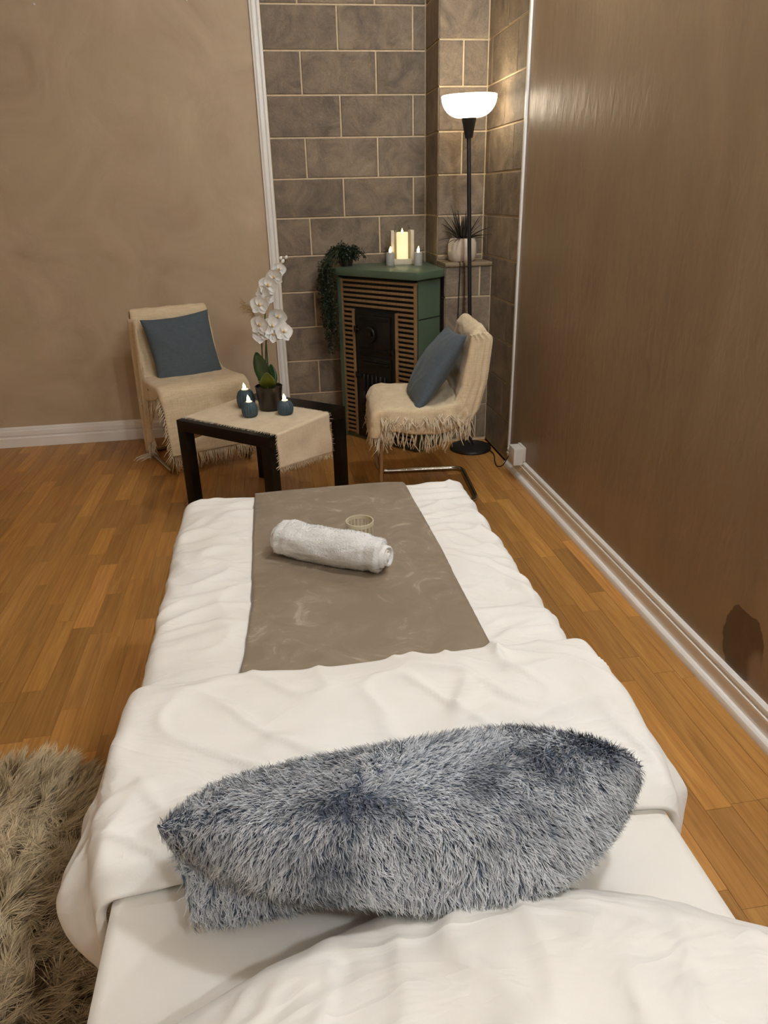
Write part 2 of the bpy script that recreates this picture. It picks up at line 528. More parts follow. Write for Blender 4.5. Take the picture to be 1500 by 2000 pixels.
# ------------------------------------------------------------------ ceiling lamps (above the frame)
M_GLOBE = mat_emit('lit_opal_globe', NEUTRAL, GLOBE_STRENGTH)
M_BRASS = mat_simple('brushed_brass', lin(170, 140, 80), rough=0.3, metallic=1.0)
me_rose = lathe_mesh('rose', [(0, 0.0), (.06, 0.0), (.06, -.015), (.02, -.03), (.02, -.055), (0, -.055)], 24)
me_globe = lathe_mesh('globe', [(.075 * math.sin(math.pi * i / 12), -.12 - .075 * -math.cos(math.pi * i / 12)) for i in range(13)], 24)
M_GLOBE_FILL = mat_emit('added_fill_globe', NEUTRAL, GLOBE_STRENGTH * 0.60)  # for the lamp nearest the stove, added only to brighten the far end
me_globe_fill = me_globe.copy()
M_GLOBE_LOW = mat_emit('low_opal_globe', NEUTRAL, GLOBE_STRENGTH * 0.16)
me_globe_low = me_globe.copy()
for (x, y), lab, dim in (((0.92, -1.06), 'opal globe ceiling lamp behind the head of the bed', 0),
                         ((0.94, 0.72), 'opal globe ceiling lamp above the right side of the bed', 0),
                         ((0.90, 2.55), 'added opal globe fill lamp nearest the stove', 1),
                         ((-1.55, -0.20), 'opal globe ceiling lamp above the floor left of the bed', 2)):
    t = thing('ceiling_lamp', lab, 'ceiling lamp', (x, y, ZC), 0, 'opal globe ceiling lamps')
    link('rose', me_rose, M_BRASS, t)
    link('globe', (me_globe, me_globe_fill, me_globe_low)[dim], (M_GLOBE, M_GLOBE_FILL, M_GLOBE_LOW)[dim], t)
# ------------------------------------------------------------------ the massage bed and its bedding
M_SHEET = mat_simple('white_jersey_sheet', lin(238, 233, 224), lin(232, 226, 215), rough=0.85, scale=6, bump=0.04, bump_scale=300, spec=0.25)
M_COTTON = mat_simple('white_cotton_percale', lin(240, 236, 228), lin(234, 229, 219), rough=0.75, scale=5, bump=0.05, bump_scale=500, spec=0.3, sheen=0.1)
def add_creases(m, scale, strength):
    nt = m.node_tree; b = nt.nodes['Principled BSDF']
    old = b.inputs['Normal'].links[0].from_node
    v = coords(nt, (0.7, 1.6, 1.0))
    n1 = N(nt, 'ShaderNodeTexNoise', Scale=scale, Detail=3, Roughness=.5, Distortion=1.6); nt.links.new(v, n1.inputs['Vector'])
    ab = N(nt, 'ShaderNodeMath', operation='SUBTRACT'); ab.inputs[1].default_value = .5; nt.links.new(n1.outputs['Fac'], ab.inputs[0])
    a2 = N(nt, 'ShaderNodeMath', operation='ABSOLUTE'); nt.links.new(ab.outputs[0], a2.inputs[0])
    rp = ramp(nt, a2.outputs[0], [(0.0, (1, 1, 1, 1)), (0.16, (0, 0, 0, 1))])
    bp = N(nt, 'ShaderNodeBump', Strength=strength, Distance=.006); nt.links.new(rp, bp.inputs['Height'])
    nt.links.new(old.outputs[0], bp.inputs['Normal']); nt.links.new(bp.outputs[0], b.inputs['Normal'])
add_creases(M_COTTON, 6.0, .25)
M_WOODLEG = mat_simple('beech_frame', lin(176, 132, 84), lin(150, 108, 64), rough=0.45, scale=6, stretch=(8, 8, 1))
BX0, BX1, BY0, BY1, BZ = -0.25, 0.47, -0.12, 1.77, 0.60
bed = thing('massage_bed', 'narrow massage bed with a white fitted sheet, wooden legs', 'bed', ((BX0 + BX1) / 2, (BY0 + BY1) / 2, 0))
def rel(o):  # child built in world coordinates under a thing that is only translated
    o.location = -o.parent.location
    return o
bm = bmesh.new(); add_box(bm, BX0, BX1, BY0, BY1, BZ - .09, BZ, 0.018)
rel(link('mattress', smooth_by_angle(mesh_of(bm, 'mattress', False), 60), M_SHEET, bed))
bm = bmesh.new(); add_box(bm, BX0 + .03, BX1 - .03, BY0 + .03, BY1 - .03, BZ - .17, BZ - .088, 0.004)
rel(link('frame', mesh_of(bm, 'frame', False), M_WOODLEG, bed))
for x in (BX0 + .07, BX1 - .07):
    for y in (BY0 + .1, BY1 - .12):
        rel(link('leg', box_mesh('leg', x - .025, x + .025, y - .025, y + .025, 0, BZ - .165, .004), M_WOODLEG, bed))

def wrink(x, y, seed=0.0, amp=1.0):
    """creases of a lightly stuffed cover, mostly running across the bed"""
    a = ridge(x * 3.0 + seed, y * 13.0 + fnz(x * 5, y * 5, seed) * 1.6, seed) ** 3
    b = ridge(x * 7.0 - y * 6.0 + seed, y * 9.0 + x * 4, seed + 3.1) ** 5
    c = fnz(x * 4.0, y * 4.0, seed + 8)
    return amp * (0.0075 * max(a, 0) + 0.0060 * max(b, 0) + 0.008 * c)

def duvet_top(x, y):
    """height of the upper side of the flat duvet"""
    cx = (x - 0.11) / 0.38
    z = 0.640 - 0.012 * abs(cx) ** 3 - 0.016 * sstep(.93, .86, y)
    edge = sstep(0.15, 0.9, abs(cx))
    return z + wrink(x, y, 1.7, 0.35 + 0.9 * edge) * (0.55 + 0.45 * edge)

def drape(name, ys, top, xl, xr, hl, hr, rad, nx, yend=None, rend=0.03, hang_end=0.0, flare=0.0, wob=0.006):
    """a cloth over the bed: flat between xl(y)..xr(y), rounding over both edges and hanging hl / hr"""
    P = []
    for yi, t in enumerate(ys):
        # along the bed: past yend the cloth turns down
        if yend is not None and t > yend - rend:
            q = t - (yend - rend)
            if q < rend * math.pi / 2: a = q / rend; y, dy = yend - rend + rend * math.sin(a), rend * (1 - math.cos(a))
            else: y, dy = yend, rend + q - rend * math.pi / 2
        else: y, dy = t, 0.0
        x0, x1, a0, a1 = xl(y), xr(y), hl(y), hr(y)
        arc = rad * math.pi / 2
        tot = [a0, arc, (x1 - x0 - 2 * rad), arc, a1]
        L = sum(tot); row = []
        for j in range(nx + 1):
            s = L * j / nx
            if s < a0: x, dx = x0 - flare * (a0 - s), rad + (a0 - s)
            elif s < a0 + arc: a = (a0 + arc - s) / rad; x, dx = x0 + rad - rad * math.sin(a), rad * (1 - math.cos(a))
            elif s < a0 + arc + tot[2]: x, dx = x0 + rad + (s - a0 - arc), 0.0
            elif s < a0 + 2 * arc + tot[2]: a = (s - a0 - arc - tot[2]) / rad; x, dx = x1 - rad + rad * math.sin(a), rad * (1 - math.cos(a))
            else: k = s - a0 - 2 * arc - tot[2]; x, dx = x1 + flare * k, rad + k
            drop = math.sqrt(dx * dx + dy * dy) if dx and dy else dx + dy
            hangy = min(1.0, drop / 0.06)
            ww = wob * hangy * fnz(y * 16, s * 5, 2.2) + wob * .6 * hangy * fnz(y * 34, s * 9, 5.2)
            xo = ww * (1 if x > 0.1 else -1) if dx > 0.3 * rad else 0.0
            yo = wob * hangy * fnz(x * 14, drop * 5, 9.1) if dy > 0.3 * rend else 0.0
            row.append((x + xo, y + yo, top(x, y) * 1.0 - drop))
        P.append(row)
    return grid_mesh(name, P)

duvet = thing('duvet', 'white duvet spread over the bed with its top turned back', 'duvet', (0.11, 1.2, 0.6))
ys = list(np.linspace(0.78, 1.90, 200))
me = drape('cover', ys, duvet_top, lambda y: BX0 - .022 + .004 * fnz(y * 6, 1), lambda y: BX1 + .018 + .004 * fnz(y * 6, 7),
           lambda y: .13, lambda y: .13, 0.035, 190, yend=1.795, rend=0.04)
o = rel(link('cover', me, M_COTTON, duvet)); solidify(o, 0.010, 1)

# turned-back top part: thin hem lying on the sheet, plump rolled edge on the far side
FH, FF = 0.632, 0.935
def hem_y(x): return FH + 0.014 * math.sin((x + .1) * 5.0) + 0.006 * fnz(x * 5, 4.4)
def fold_top(x, y):
    t = (y - FH) / (FF - FH)
    z = interp(t, [-.2, 0.0, .08, .3, .7, .92, 1.0, 1.1], [.614, .616, .630, .652, .671, .676, .671, .655])
    cx = (x - 0.11) / 0.38
    a = ridge(x * 4.0 + y * 6, y * 9.0 - x * 5.0 + fnz(x * 4, y * 4) * 1.2, 4.4) ** 3
    b = ridge(x * 9.0, y * 16.0 + x * 9, 1.3) ** 5
    k = sstep(-0.02, 0.15, t)
    return z - 0.010 * abs(cx) ** 3 + k * (0.011 * max(a, 0) + 0.007 * max(b, 0) + 0.010 * fnz(x * 5, y * 5, 3.3))
nx, P = 200, []
NT = 90
def fold_xl(y): return interp(y, [.62, .66, .70, .80, .95], [-.262, -.276, -.284, -.282, -.272])
def fold_xr(y): return interp(y, [.62, .66, .70, .80, .95], [.482, .494, .502, .498, .488])
tt = list(np.linspace(0, 1, NT)) + [1.0 + .055 * math.sin(a) for a in np.linspace(.15, math.pi * .8, 9)]
for i, t in enumerate(tt):
    row = []
    roll = i >= NT
    for j in range(nx + 1):
        ym = FH + (FF - FH) * min(t, 1.0)
        x0, x1, rad = fold_xl(ym), fold_xr(ym), 0.030
        puff = sstep(.632, .70, ym) * interp(ym, [.7, .95], [1.0, .35])
        hlv, hrv = interp(ym, [.63, .75, .95], [.105, .12, .11]), interp(ym, [.63, .75, .95], [.070, .085, .09])
        arc = rad * math.pi / 2; flat = x1 - x0 - 2 * rad; L = hlv + hrv + 2 * arc + flat
        s = L * j / nx
        if s < hlv: q = hlv - s; x, dx = x0 - .050 * math.sin(q / hlv * 2.3) * puff, rad + q
        elif s < hlv + arc: a = (hlv + arc - s) / rad; x, dx = x0 + rad - rad * math.sin(a), rad * (1 - math.cos(a))
        elif s < hlv + arc + flat: x, dx = x0 + rad + s - hlv - arc, 0.0
        elif s < hlv + 2 * arc + flat: a = (s - hlv - arc - flat) / rad; x, dx = x1 - rad + rad * math.sin(a), rad * (1 - math.cos(a))
        else: q = s - hlv - 2 * arc - flat; x, dx = x1 + .032 * math.sin(q / hrv * 2.3) * puff, rad + q
        xc = max(BX0 - .02, min(BX1 + .02, x))
        hy = hem_y(xc) - 0.012 * sstep(0, .12, dx)
        fy = FF + 0.010 * fnz(xc * 5, 2.0) + 0.012 * xc
        y = hy + (fy - hy) * min(t, 1.0)
        if roll:
            ph = np.linspace(.15, math.pi * .8, 9)[i - NT]
            y += 0.020 * math.sin(ph)
            z = fold_top(x, FF) - 0.018 * (1 - math.cos(ph)) - dx
        else:
            z = fold_top(x, hy + (FF - FH) * t if False else FH + (FF - FH) * t) - dx
        hang = sstep(.015, .08, dx)
        out = (0.012 * fnz(y * 15, s * 4, 6.6) + 0.006 * fnz(y * 36, s * 9, 1.6)) * hang * (.3 + .7 * puff)
        row.append((x + (out if x > .1 else -out), y, z))
    P.append(row)
o = rel(link('turned_back_fold', grid_mesh('turned_back_fold', P), M_COTTON, duvet)); solidify(o, 0.012, 1)

# taupe bed runner
def mat_velvet():
    m, nt, b = new_mat('brushed_taupe_velour'); L = nt.links.new
    v = coords(nt)
    n1 = N(nt, 'ShaderNodeTexNoise', Scale=11.0, Detail=6, Roughness=0.62, Distortion=2.2); L(v, n1.inputs['Vector'])
    n2 = N(nt, 'ShaderNodeTexNoise', Scale=3.0, Detail=3, Distortion=.6); L(v, n2.inputs['Vector'])
    c1 = ramp(nt, n1.outputs['Fac'], [(0.40, lin(128, 113, 94)), (0.60, lin(140, 125, 106)), (0.70, lin(176, 160, 140))])
    c2 = ramp(nt, n2.outputs['Fac'], [(0.42, lin(124, 109, 90)), (0.62, lin(142, 127, 107))])
    mx = N(nt, 'ShaderNodeMix', data_type='RGBA'); L(c2, mx.inputs[6]); L(c1, mx.inputs[7])
    f = ramp(nt, n2.outputs['Fac'], [(0.40, (.25, .25, .25, 1)), (0.62, (.85, .85, .85, 1))]); L(f, mx.inputs['Factor'])
    L(mx.outputs[2], b.inputs['Base Color'])
    b.inputs['Roughness'].default_value = 0.95; b.inputs['Specular IOR Level'].default_value = 0.1
    b.inputs['Sheen Weight'].default_value = 0.25; b.inputs['Sheen Roughness'].default_value = 0.4
    n3 = N(nt, 'ShaderNodeTexNoise', Scale=420.0, Detail=3); L(v, n3.inputs['Vector'])
    n4 = N(nt, 'ShaderNodeTexNoise', Scale=16.0, Detail=5, Distortion=1.5); L(v, n4.inputs['Vector'])
    ad = N(nt, 'ShaderNodeMath', operation='MULTIPLY_ADD'); ad.inputs[1].default_value = .35; L(n3.outputs['Fac'], ad.inputs[0]); L(n4.outputs['Fac'], ad.inputs[2])
    bp = N(nt, 'ShaderNodeBump', Strength=0.25, Distance=0.005); L(ad.outputs[0], bp.inputs['Height']); L(bp.outputs[0], b.inputs['Normal'])
    return m
M_VELVET = mat_velvet()
def run_l(y): return interp(y, [.85, .94, 1.05, 1.2, 1.5, 1.8], [-.112, -.106, -.092, -.083, -.083, -.081])
def run_r(y): return interp(y, [.85, .94, 1.1, 1.36, 1.6, 1.75, 1.8], [.332, .328, .326, .325, .322, .318, .306])
def run_top(x, y):
    zz = [duvet_top(x + dx, y + dy) for dx in (-.03, 0, .03) for dy in (-.03, 0, .03)]
    return max(sum(zz) / 9, max(zz) - .004) + 0.009
P = []
for t in np.linspace(0.86, 1.98, 170):
    row = []; yend, rend = 1.803, 0.045
    if t > yend - rend:
        q = t - (yend - rend)
        if q < rend * math.pi / 2: a = q / rend; y, dy = yend - rend + rend * math.sin(a), rend * (1 - math.cos(a))
        else: y, dy = yend, rend + q - rend * math.pi / 2
    else: y, dy = t, 0.0
    for j in range(71):
        k = j / 70; x = run_l(t) + (run_r(t) - run_l(t)) * k
        lift = 0.0015 * sstep(.1, 0, min(k, 1 - k))
        row.append((x, y + (.004 * fnz(x * 12, t * 5) if dy else 0), run_top(x, y) - dy - lift))
    P.append(row)
o = link('bed_runner', grid_mesh('bed_runner', P), M_VELVET); solidify(o, 0.006, 1)
tag(o, 'taupe velvety blanket laid lengthwise down the middle of the bed', 'blanket')

# rolled towel
M_TERRY = mat_simple('white_terry', lin(240, 238, 233), lin(228, 225, 219), rough=0.95, scale=14, bump=0.35, bump_scale=190, sheen=0.2, spec=0.15)
A, B = Vector((-0.026, 1.406, 0.0)), Vector((0.188, 1.272, 0.0))
ax = (B - A).normalized(); TLEN = (B - A).length
tw_root = thing('rolled_towel', 'white terry towel rolled up on the taupe blanket', 'towel', ((A.x + B.x) / 2, (A.y + B.y) / 2, run_top((A.x + B.x) / 2, (A.y + B.y) / 2) + .002), math.atan2(ax.y, ax.x))
P = []; NS, NA = 60, 72
for i in range(NS + 1):
    s = i / NS; xx = (s - .5) * TLEN; row = []
    for k in range(NA + 1):
        a = 2 * math.pi * k / NA - math.pi / 2
        r = 0.0385
        r *= 1.0 - 0.10 * sstep(.83, .86, s) - 0.06 * sstep(.13, .10, s)     # outer wrap ends short of the roll's ends
        r -= 0.020 * sstep(.95, 1.0, s) ** 2 + 0.016 * sstep(.05, 0, s) ** 2
        r += 0.0034 * fnz(xx * 22, math.cos(a) * 1.6, math.sin(a) * 1.6) + 0.0018 * ridge(xx * 18 + a, a * 1.5, 2.2) ** 3
        r += 0.003 * sstep(.2, .0, abs(((a + 2.2) % (2 * math.pi)) - 1.0))
        y, z = r * math.cos(a) * 1.03, 0.036 + r * math.sin(a)
        row.append((xx, y, max(z, 0.0)))
    P.append(row)
me_w = grid_mesh('outer_wrap', P)
link('outer_wrap', me_w, M_TERRY, tw_root)
TOWEL_MESH = me_w
for sgn in (-1, 1):      # spiral of the inner layers at either end
    pts = []; n = 90
    bm = bmesh.new(); prev = None
    for k in range(n + 1):
        a = k / n * 2 * math.pi * 2.6; r = 0.004 + 0.0195 * k / n
        y, z = r * math.cos(a), 0.034 + r * math.sin(a)
        th = 0.0032; o_ = sgn * (TLEN * .5 - .010); i_ = sgn * (TLEN * .5 + .007 + .003 * math.sin(a * .7))
        ra, rb = (r - th) / r, (r + th) / r
        q = [bm.verts.new((X, y * f, 0.034 + (z - .034) * f)) for X, f in ((o_, ra), (i_, ra * 1.02), (i_ + sgn * .002, 1.0), (i_, rb * .98), (o_, rb))]
        if prev:
            for m_ in range(4): bm.faces.new((prev[m_], prev[m_ + 1], q[m_ + 1], q[m_]))
        prev = q
    link('inner_roll', mesh_of(bm, 'inner_roll'), M_TERRY, tw_root)

# slotted votive holder
M_GOLD = mat_simple('pale_gold_metal', lin(236, 208, 132), lin(224, 190, 108), rough=0.2, metallic=.7, scale=20)
M_CREAMMETAL = mat_simple('cream_enamel', lin(206, 196, 168), lin(196, 186, 156), rough=0.3, scale=20)
M_WAX = mat_simple('cream_wax', lin(240, 228, 196), rough=0.5)
vx, vy = 0.152, 1.392
vz = run_top(vx, vy)
vo = thing('votive_holder', 'small round gold candle holder with vertical slots behind the towel', 'candle holder', (vx, vy, vz))
R0, HV = 0.0305, 0.066
def ring_mesh(name, r, z0, z1, th, seg=40):
    return lathe_mesh(name, [(r - th, z0), (r, z0), (r, z1), (r - th, z1), (r - th, z0)], seg)
link('rim', ring_mesh('rim', R0, HV - .008, HV, .0024), M_CREAMMETAL, vo)
link('base', lathe_mesh('base', [(0, 0), (R0, 0), (R0, .008), (R0 - .003, .008), (R0 - .003, .003), (0, .003)], 40), M_GOLD, vo)
bmv = bmesh.new(); add_box(bmv, R0 - .0024, R0 - .0002, -.0017, .0017, .006, HV - .006)
me_bar = mesh_of(bmv, 'bar', False)
for k in range(20):
    link('bar', me_bar, M_GOLD if k % 2 else M_CREAMMETAL, vo, rot=(0, 0, 2 * math.pi * k / 20)) if k == 0 else link('bar', me_bar, None, vo, rot=(0, 0, 2 * math.pi * k / 20))

# white head pillow
P = []
NU, NV = 110, 90
pc = Vector((0.155, 0.165, BZ)); ha, hb = 0.40, 0.25
def pillow_face(sg):
    P = []
    for i in range(NU + 1):
        u = -1 + 2 * i / NU; row = []
        for j in range(NV + 1):
            v = -1 + 2 * j / NV
            x = u * ha * (1 - .05 * (1 - v * v)); y = v * hb * (1 - .07 * (1 - u * u)) 
            e = max(0.0, (1 - abs(u) ** 2.6) * (1 - abs(v) ** 2.2))
            t = e ** .55
            y += (0.135 * (1 - u * u) ** 1.2 - 0.02 * u * u * (u > 0)) * max(v, 0)
            w = 0.006 * ridge(u * 3 + fnz(u * 2, v * 2) * 1.5, v * 1.6, 5.5) ** 3 + 0.004 * ridge(u * 6 - v * 2, v * 2.5, 1.5) ** 4 + .006 * fnz(u * 2.5, v * 2.5, 2)
            # drawn-in pleats fanning from the seam
            w += 0.004 * (1 - e) * fnz(u * 16, v * 12, 3.0)
            if sg > 0: z = 0.028 + 0.112 * t + 1.7 * w * min(1, t * 2)
            else: z = 0.028 - 0.027 * min(1, t * 1.6)
            row.append((x, y, z))
        P.append(row)
    return P
me_t = grid_mesh('pillow_top', pillow_face(1))
bm = bmesh.new(); bm.from_mesh(me_t)
me_b = grid_mesh('pillow_bottom', pillow_face(-1)); bm.from_mesh(me_b)
bmesh.ops.remove_doubles(bm, verts=bm.verts, dist=.0002)
o = link('head_pillow', mesh_of(bm, 'head_pillow'), M_COTTON, loc=pc, rot=(0, 0, math.radians(2)))
tag(o, 'large white pillow at the near end of the bed', 'pillow')

# ------------------------------------------------------------------ fur
def fur_mesh(name, pos, nor, tang, length, width, curl, lift, shade, bend=0.6, normal_mix=0.75):
    """ribbon strands; every argument is a numpy array per strand. tang: combing direction, lift: 0 flat .. 1 upright"""
    n = len(pos); lv = [0.0, .36, .72, 1.0]
    wid = [1.0, .85, .55]
    rnd = RNG.normal(size=(n, 3)); rnd /= np.linalg.norm(rnd, axis=1)[:, None]
    d0 = nor * lift[:, None] + tang * (1 - lift[:, None]) + rnd * curl[:, None]
    d0 /= np.linalg.norm(d0, axis=1)[:, None]
    d1 = nor * (lift * (1 - bend))[:, None] + tang * (1 - lift * (1 - bend))[:, None] + np.roll(rnd, 1, axis=1) * curl[:, None] * 1.2
    d1 /= np.linalg.norm(d1, axis=1)[:, None]
    side = np.cross(d0, nor + rnd * .6); side /= np.linalg.norm(side, axis=1)[:, None] + 1e-9
    verts = np.zeros((n, 7, 3)); cols = np.zeros((n, 7, 4)); nm = np.zeros((n, 7, 3))
    for k, t in enumerate(lv):
        p = pos + (d0 * (t - t * t / 2)[..., None] if False else d0 * (t * (1 - t / 2)) + d1 * (t * t / 2)) * length[:, None]
        if k < 3:
            w = width[:, None] * wid[k] * .5
            verts[:, 2 * k] = p - side * w; verts[:, 2 * k + 1] = p + side * w
            ids = (2 * k, 2 * k + 1)
        else:
            verts[:, 6] = p; ids = (6,)
        for q in ids:
            cols[:, q, 0] = t; cols[:, q, 1] = shade; cols[:, q, 2] = RNG.random(n) if q == 0 else cols[:, 0, 2]; cols[:, q, 3] = 1
    fn = np.cross(side, d0); sgn = np.sign((fn * nor).sum(1)); sgn[sgn == 0] = 1; fn *= sgn[:, None]
    base = nor * normal_mix + fn * (1 - normal_mix) + d1 * .15
    base /= np.linalg.norm(base, axis=1)[:, None]
    nm[:] = base[:, None, :]
    off = (np.arange(n) * 7)[:, None]
    quads = np.concatenate([off + np.array([0, 1, 3, 2]), off + np.array([2, 3, 5, 4])], axis=1).reshape(n, 8)
    tris = off + np.array([4, 5, 6])
    loops = np.concatenate([quads, tris], axis=1).reshape(-1)
    starts = (np.arange(n) * 11)[:, None] + np.array([0, 4, 8]); tot = np.tile(np.array([4, 4, 3]), n)
    me = bpy.data.meshes.new(name)
    me.vertices.add(n * 7); me.vertices.foreach_set('co', verts.reshape(-1).astype(np.float32))
    me.loops.add(n * 11); me.loops.foreach_set('vertex_index', loops.astype(np.int32))
    me.polygons.add(n * 3); me.polygons.foreach_set('loop_start', starts.reshape(-1).astype(np.int32))
    me.polygons.foreach_set('loop_total', tot.astype(np.int32))
    me.polygons.foreach_set('use_smooth', np.ones(n * 3, dtype=bool))
    at = me.color_attributes.new('strand', 'FLOAT_COLOR', 'POINT')
    at.data.foreach_set('color', cols.reshape(-1).astype(np.float32))
    me.update(); me.validate()
    if len(me.vertices) == n * 7:
        me.normals_split_custom_set_from_vertices(nm.reshape(-1, 3).tolist())
    return me

def sample_surface(me, n, M=None):
    nt_ = len(me.polygons)
    me.calc_loop_triangles()
    tri = np.array([t.vertices[:] for t in me.loop_triangles]); co = np.array([v.co[:] for v in me.vertices]); no = np.array([v.normal[:] for v in me.vertices])
    a, b, c = co[tri[:, 0]], co[tri[:, 1]], co[tri[:, 2]]
    ar = np.linalg.norm(np.cross(b - a, c - a), axis=1); pr = ar / ar.sum()
    k = RNG.choice(len(tri), n, p=pr); r1, r2 = np.sqrt(RNG.random(n)), RNG.random(n)
    w = np.stack([1 - r1, r1 * (1 - r2), r1 * r2], 1)
    p = (co[tri[k]] * w[..., None]).sum(1); q = (no[tri[k]] * w[..., None]).sum(1)
    q /= np.linalg.norm(q, axis=1)[:, None] + 1e-9
    return p, q

def nz_arr(p, s, seed=0.0):
    return np.array([noise.noise(Vector((x * s + seed, y * s, z * s))) for x, y, z in p])

def mat_fur(name, root, mid, tip, dark_root, dark_tip):
    m, nt, b = new_mat(name); L = nt.links.new
    at = nt.nodes.new('ShaderNodeVertexColor'); at.layer_name = 'strand'
    sp = nt.nodes.new('ShaderNodeSeparateColor'); L(at.outputs['Color'], sp.inputs[0])
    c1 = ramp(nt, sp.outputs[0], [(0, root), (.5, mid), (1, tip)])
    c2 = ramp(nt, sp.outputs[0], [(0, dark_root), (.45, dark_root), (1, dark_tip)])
    mx = N(nt, 'ShaderNodeMix', data_type='RGBA'); L(sp.outputs[1], mx.inputs['Factor']); L(c1, mx.inputs[6]); L(c2, mx.inputs[7])
    hs = N(nt, 'ShaderNodeHueSaturation'); mr = N(nt, 'ShaderNodeMapRange'); mr.inputs['To Min'].default_value = .78; mr.inputs['To Max'].default_value = 1.2
    L(sp.outputs[2], mr.inputs['Value']); L(mr.outputs[0], hs.inputs['Value']); L(mx.outputs[2], hs.inputs['Color'])
    L(hs.outputs[0], b.inputs['Base Color'])
    b.inputs['Roughness'].default_value = .6; b.inputs['Specular IOR Level'].default_value = .25
    return m

def clump_centres(p, size, seed, flat=False):
    idx = np.floor(p / size)
    h = np.sin(idx[:, 0] * 12.9898 + idx[:, 1] * 78.233 + idx[:, 2] * 37.719 * (0 if flat else 1) + seed) * 43758.5453
    j = np.stack([h - np.floor(h), (h * 1.37) - np.floor(h * 1.37), (h * 2.11) - np.floor(h * 2.11)], 1)
    c = (idx + .5 + (j - .5) * .7) * size
    if flat: c[:, 2] = p[:, 2]
    return c, j

# blue-grey fur cushion: lofted from cross-sections, slumped forward over the head pillow
S = [(-.176, .614, .728), (-.125, .562, .716), (-.038, .514, .705), (.078, .485, .702), (.181, .472, .697), (.262, .485, .705), (.335, .529, .72), (.388, .591, .738)]
Mm = [(-.171, .617, .732), (-.104, .588, .757), (-.028, .556, .764), (.087, .548, .766), (.196, .545, .768), (.283, .552, .770), (.343, .563, .768), (.389, .593, .742)]
Fp = [(-.170, .620, .730), (-.105, .655, .742), (-.026, .657, .750), (.097, .657, .760), (.228, .655, .768), (.315, .628, .770), (.364, .607, .762), (.389, .596, .740)]
Gp = [(-.165, .622, .715), (-.100, .685, .690), (-.026, .705, .690), (.097, .71, .690), (.228, .705, .695), (.315, .67, .70), (.362, .63, .715), (.388, .600, .730)]
Gb = [(-.150, .590, .67), (-.100, .655, .655), (-.026, .67, .655), (.097, .68, .655), (.228, .67, .655), (.315, .645, .658), (.362, .61, .665), (.385, .592, .70)]
Dp = [(-.138, .548, .632), (-.098, .545, .628), (-.028, .552, .628), (.080, .565, .628), (.190, .570, .628), (.270, .575, .630), (.340, .582, .64), (.383, .585, .68)]
Np = [(-.150, .588, .68), (-.105, .570, .672), (-.028, .550, .668), (.078, .512, .672), (.183, .505, .672), (.268, .520, .676), (.342, .555, .69), (.387, .588, .71)]
rowsL = [catmull(r_, 9) for r_ in (S, Mm, Fp, Gp, Gb, Dp, Np)]
loops_ = []
for i in range(len(rowsL[0])):
    ring = [r_[i] for r_ in rowsL]
    n = len(ring); sm = []
    for k in range(n):
        p0, p1, p2, p3 = ring[(k - 1) % n], ring[k], ring[(k + 1) % n], ring[(k + 2) % n]
        for q in range(6):
            t = q / 6
            v = 0.5 * ((2 * p1) + (p2 - p0) * t + (2 * p0 - 5 * p1 + 4 * p2 - p3) * t * t + (3 * p1 - p0 - 3 * p2 + p3) * t ** 3)
            sm.append(v)
    sm = [v + Vector((0, 0, 0.004 * fnz(v.x * 14, v.y * 14, v.z * 14))) for v in sm]
    cen_ = sum(sm, Vector()) / len(sm)
    sm = [v + (cen_ - v).normalized() * min(.009, (cen_ - v).length * .3) for v in sm]
    loops_.append(sm + [sm[0]])
me_c = grid_mesh('cover', loops_)
bm = bmesh.new(); bm.from_mesh(me_c); bmesh.ops.remove_doubles(bm, verts=bm.verts, dist=.0004); bmesh.ops.recalc_face_normals(bm, faces=bm.faces); bm.to_mesh(me_c); bm.free()
fc = thing('fur_cushion', 'blue-grey mottled faux fur cushion leaning on the white pillow', 'cushion', (0.11, 0.58, 0.62))
M_FURBASE = mat_simple('fur_backing', lin(84, 94, 110), lin(62, 72, 88), rough=1.0)
rel(link('cover', me_c, M_FURBASE, fc))
p, q = sample_surface(me_c, 95000)
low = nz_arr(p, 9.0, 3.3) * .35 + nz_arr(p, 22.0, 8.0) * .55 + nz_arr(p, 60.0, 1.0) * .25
# shade painted into the fur colour along the middle crease and right-hand end
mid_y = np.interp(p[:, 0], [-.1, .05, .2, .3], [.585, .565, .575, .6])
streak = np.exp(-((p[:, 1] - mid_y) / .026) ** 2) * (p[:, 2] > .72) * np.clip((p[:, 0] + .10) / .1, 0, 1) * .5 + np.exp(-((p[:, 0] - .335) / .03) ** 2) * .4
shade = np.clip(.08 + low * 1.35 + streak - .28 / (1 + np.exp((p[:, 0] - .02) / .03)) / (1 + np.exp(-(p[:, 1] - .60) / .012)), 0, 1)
ang = nz_arr(p, 7.0, 5.0) * 3.0 + nz_arr(p, 95.0, 2.0) * 1.6
down = np.stack([np.sin(ang) * .6 + .1, -np.ones(len(p)) * .7, -np.ones(len(p)) * .35], 1)
kk = (1 / (1 + np.exp(-(p[:, 1] - mid_y) / .012)))[:, None]
flow = kk * np.stack([np.sin(ang) * .8, -.25 + .25 * np.cos(ang), np.zeros(len(p))], 1) + (1 - kk) * down
cc, jit = clump_centres(p, .0055, 1.0)
flow = flow + (cc - p) / .0055 * .45 + (jit - .5) * .3
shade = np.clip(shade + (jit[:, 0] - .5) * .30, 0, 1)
tg = flow - q * (flow * q).sum(1)[:, None]; tg /= np.linalg.norm(tg, axis=1)[:, None] + 1e-9
n_ = len(p)
me_f = fur_mesh('fur', p, q, tg, RNG.uniform(.009, .016, n_), RNG.uniform(.0006, .0011, n_), np.full(n_, .28), np.clip(.55 + .15 * RNG.normal(size=n_), .2, .9), shade)
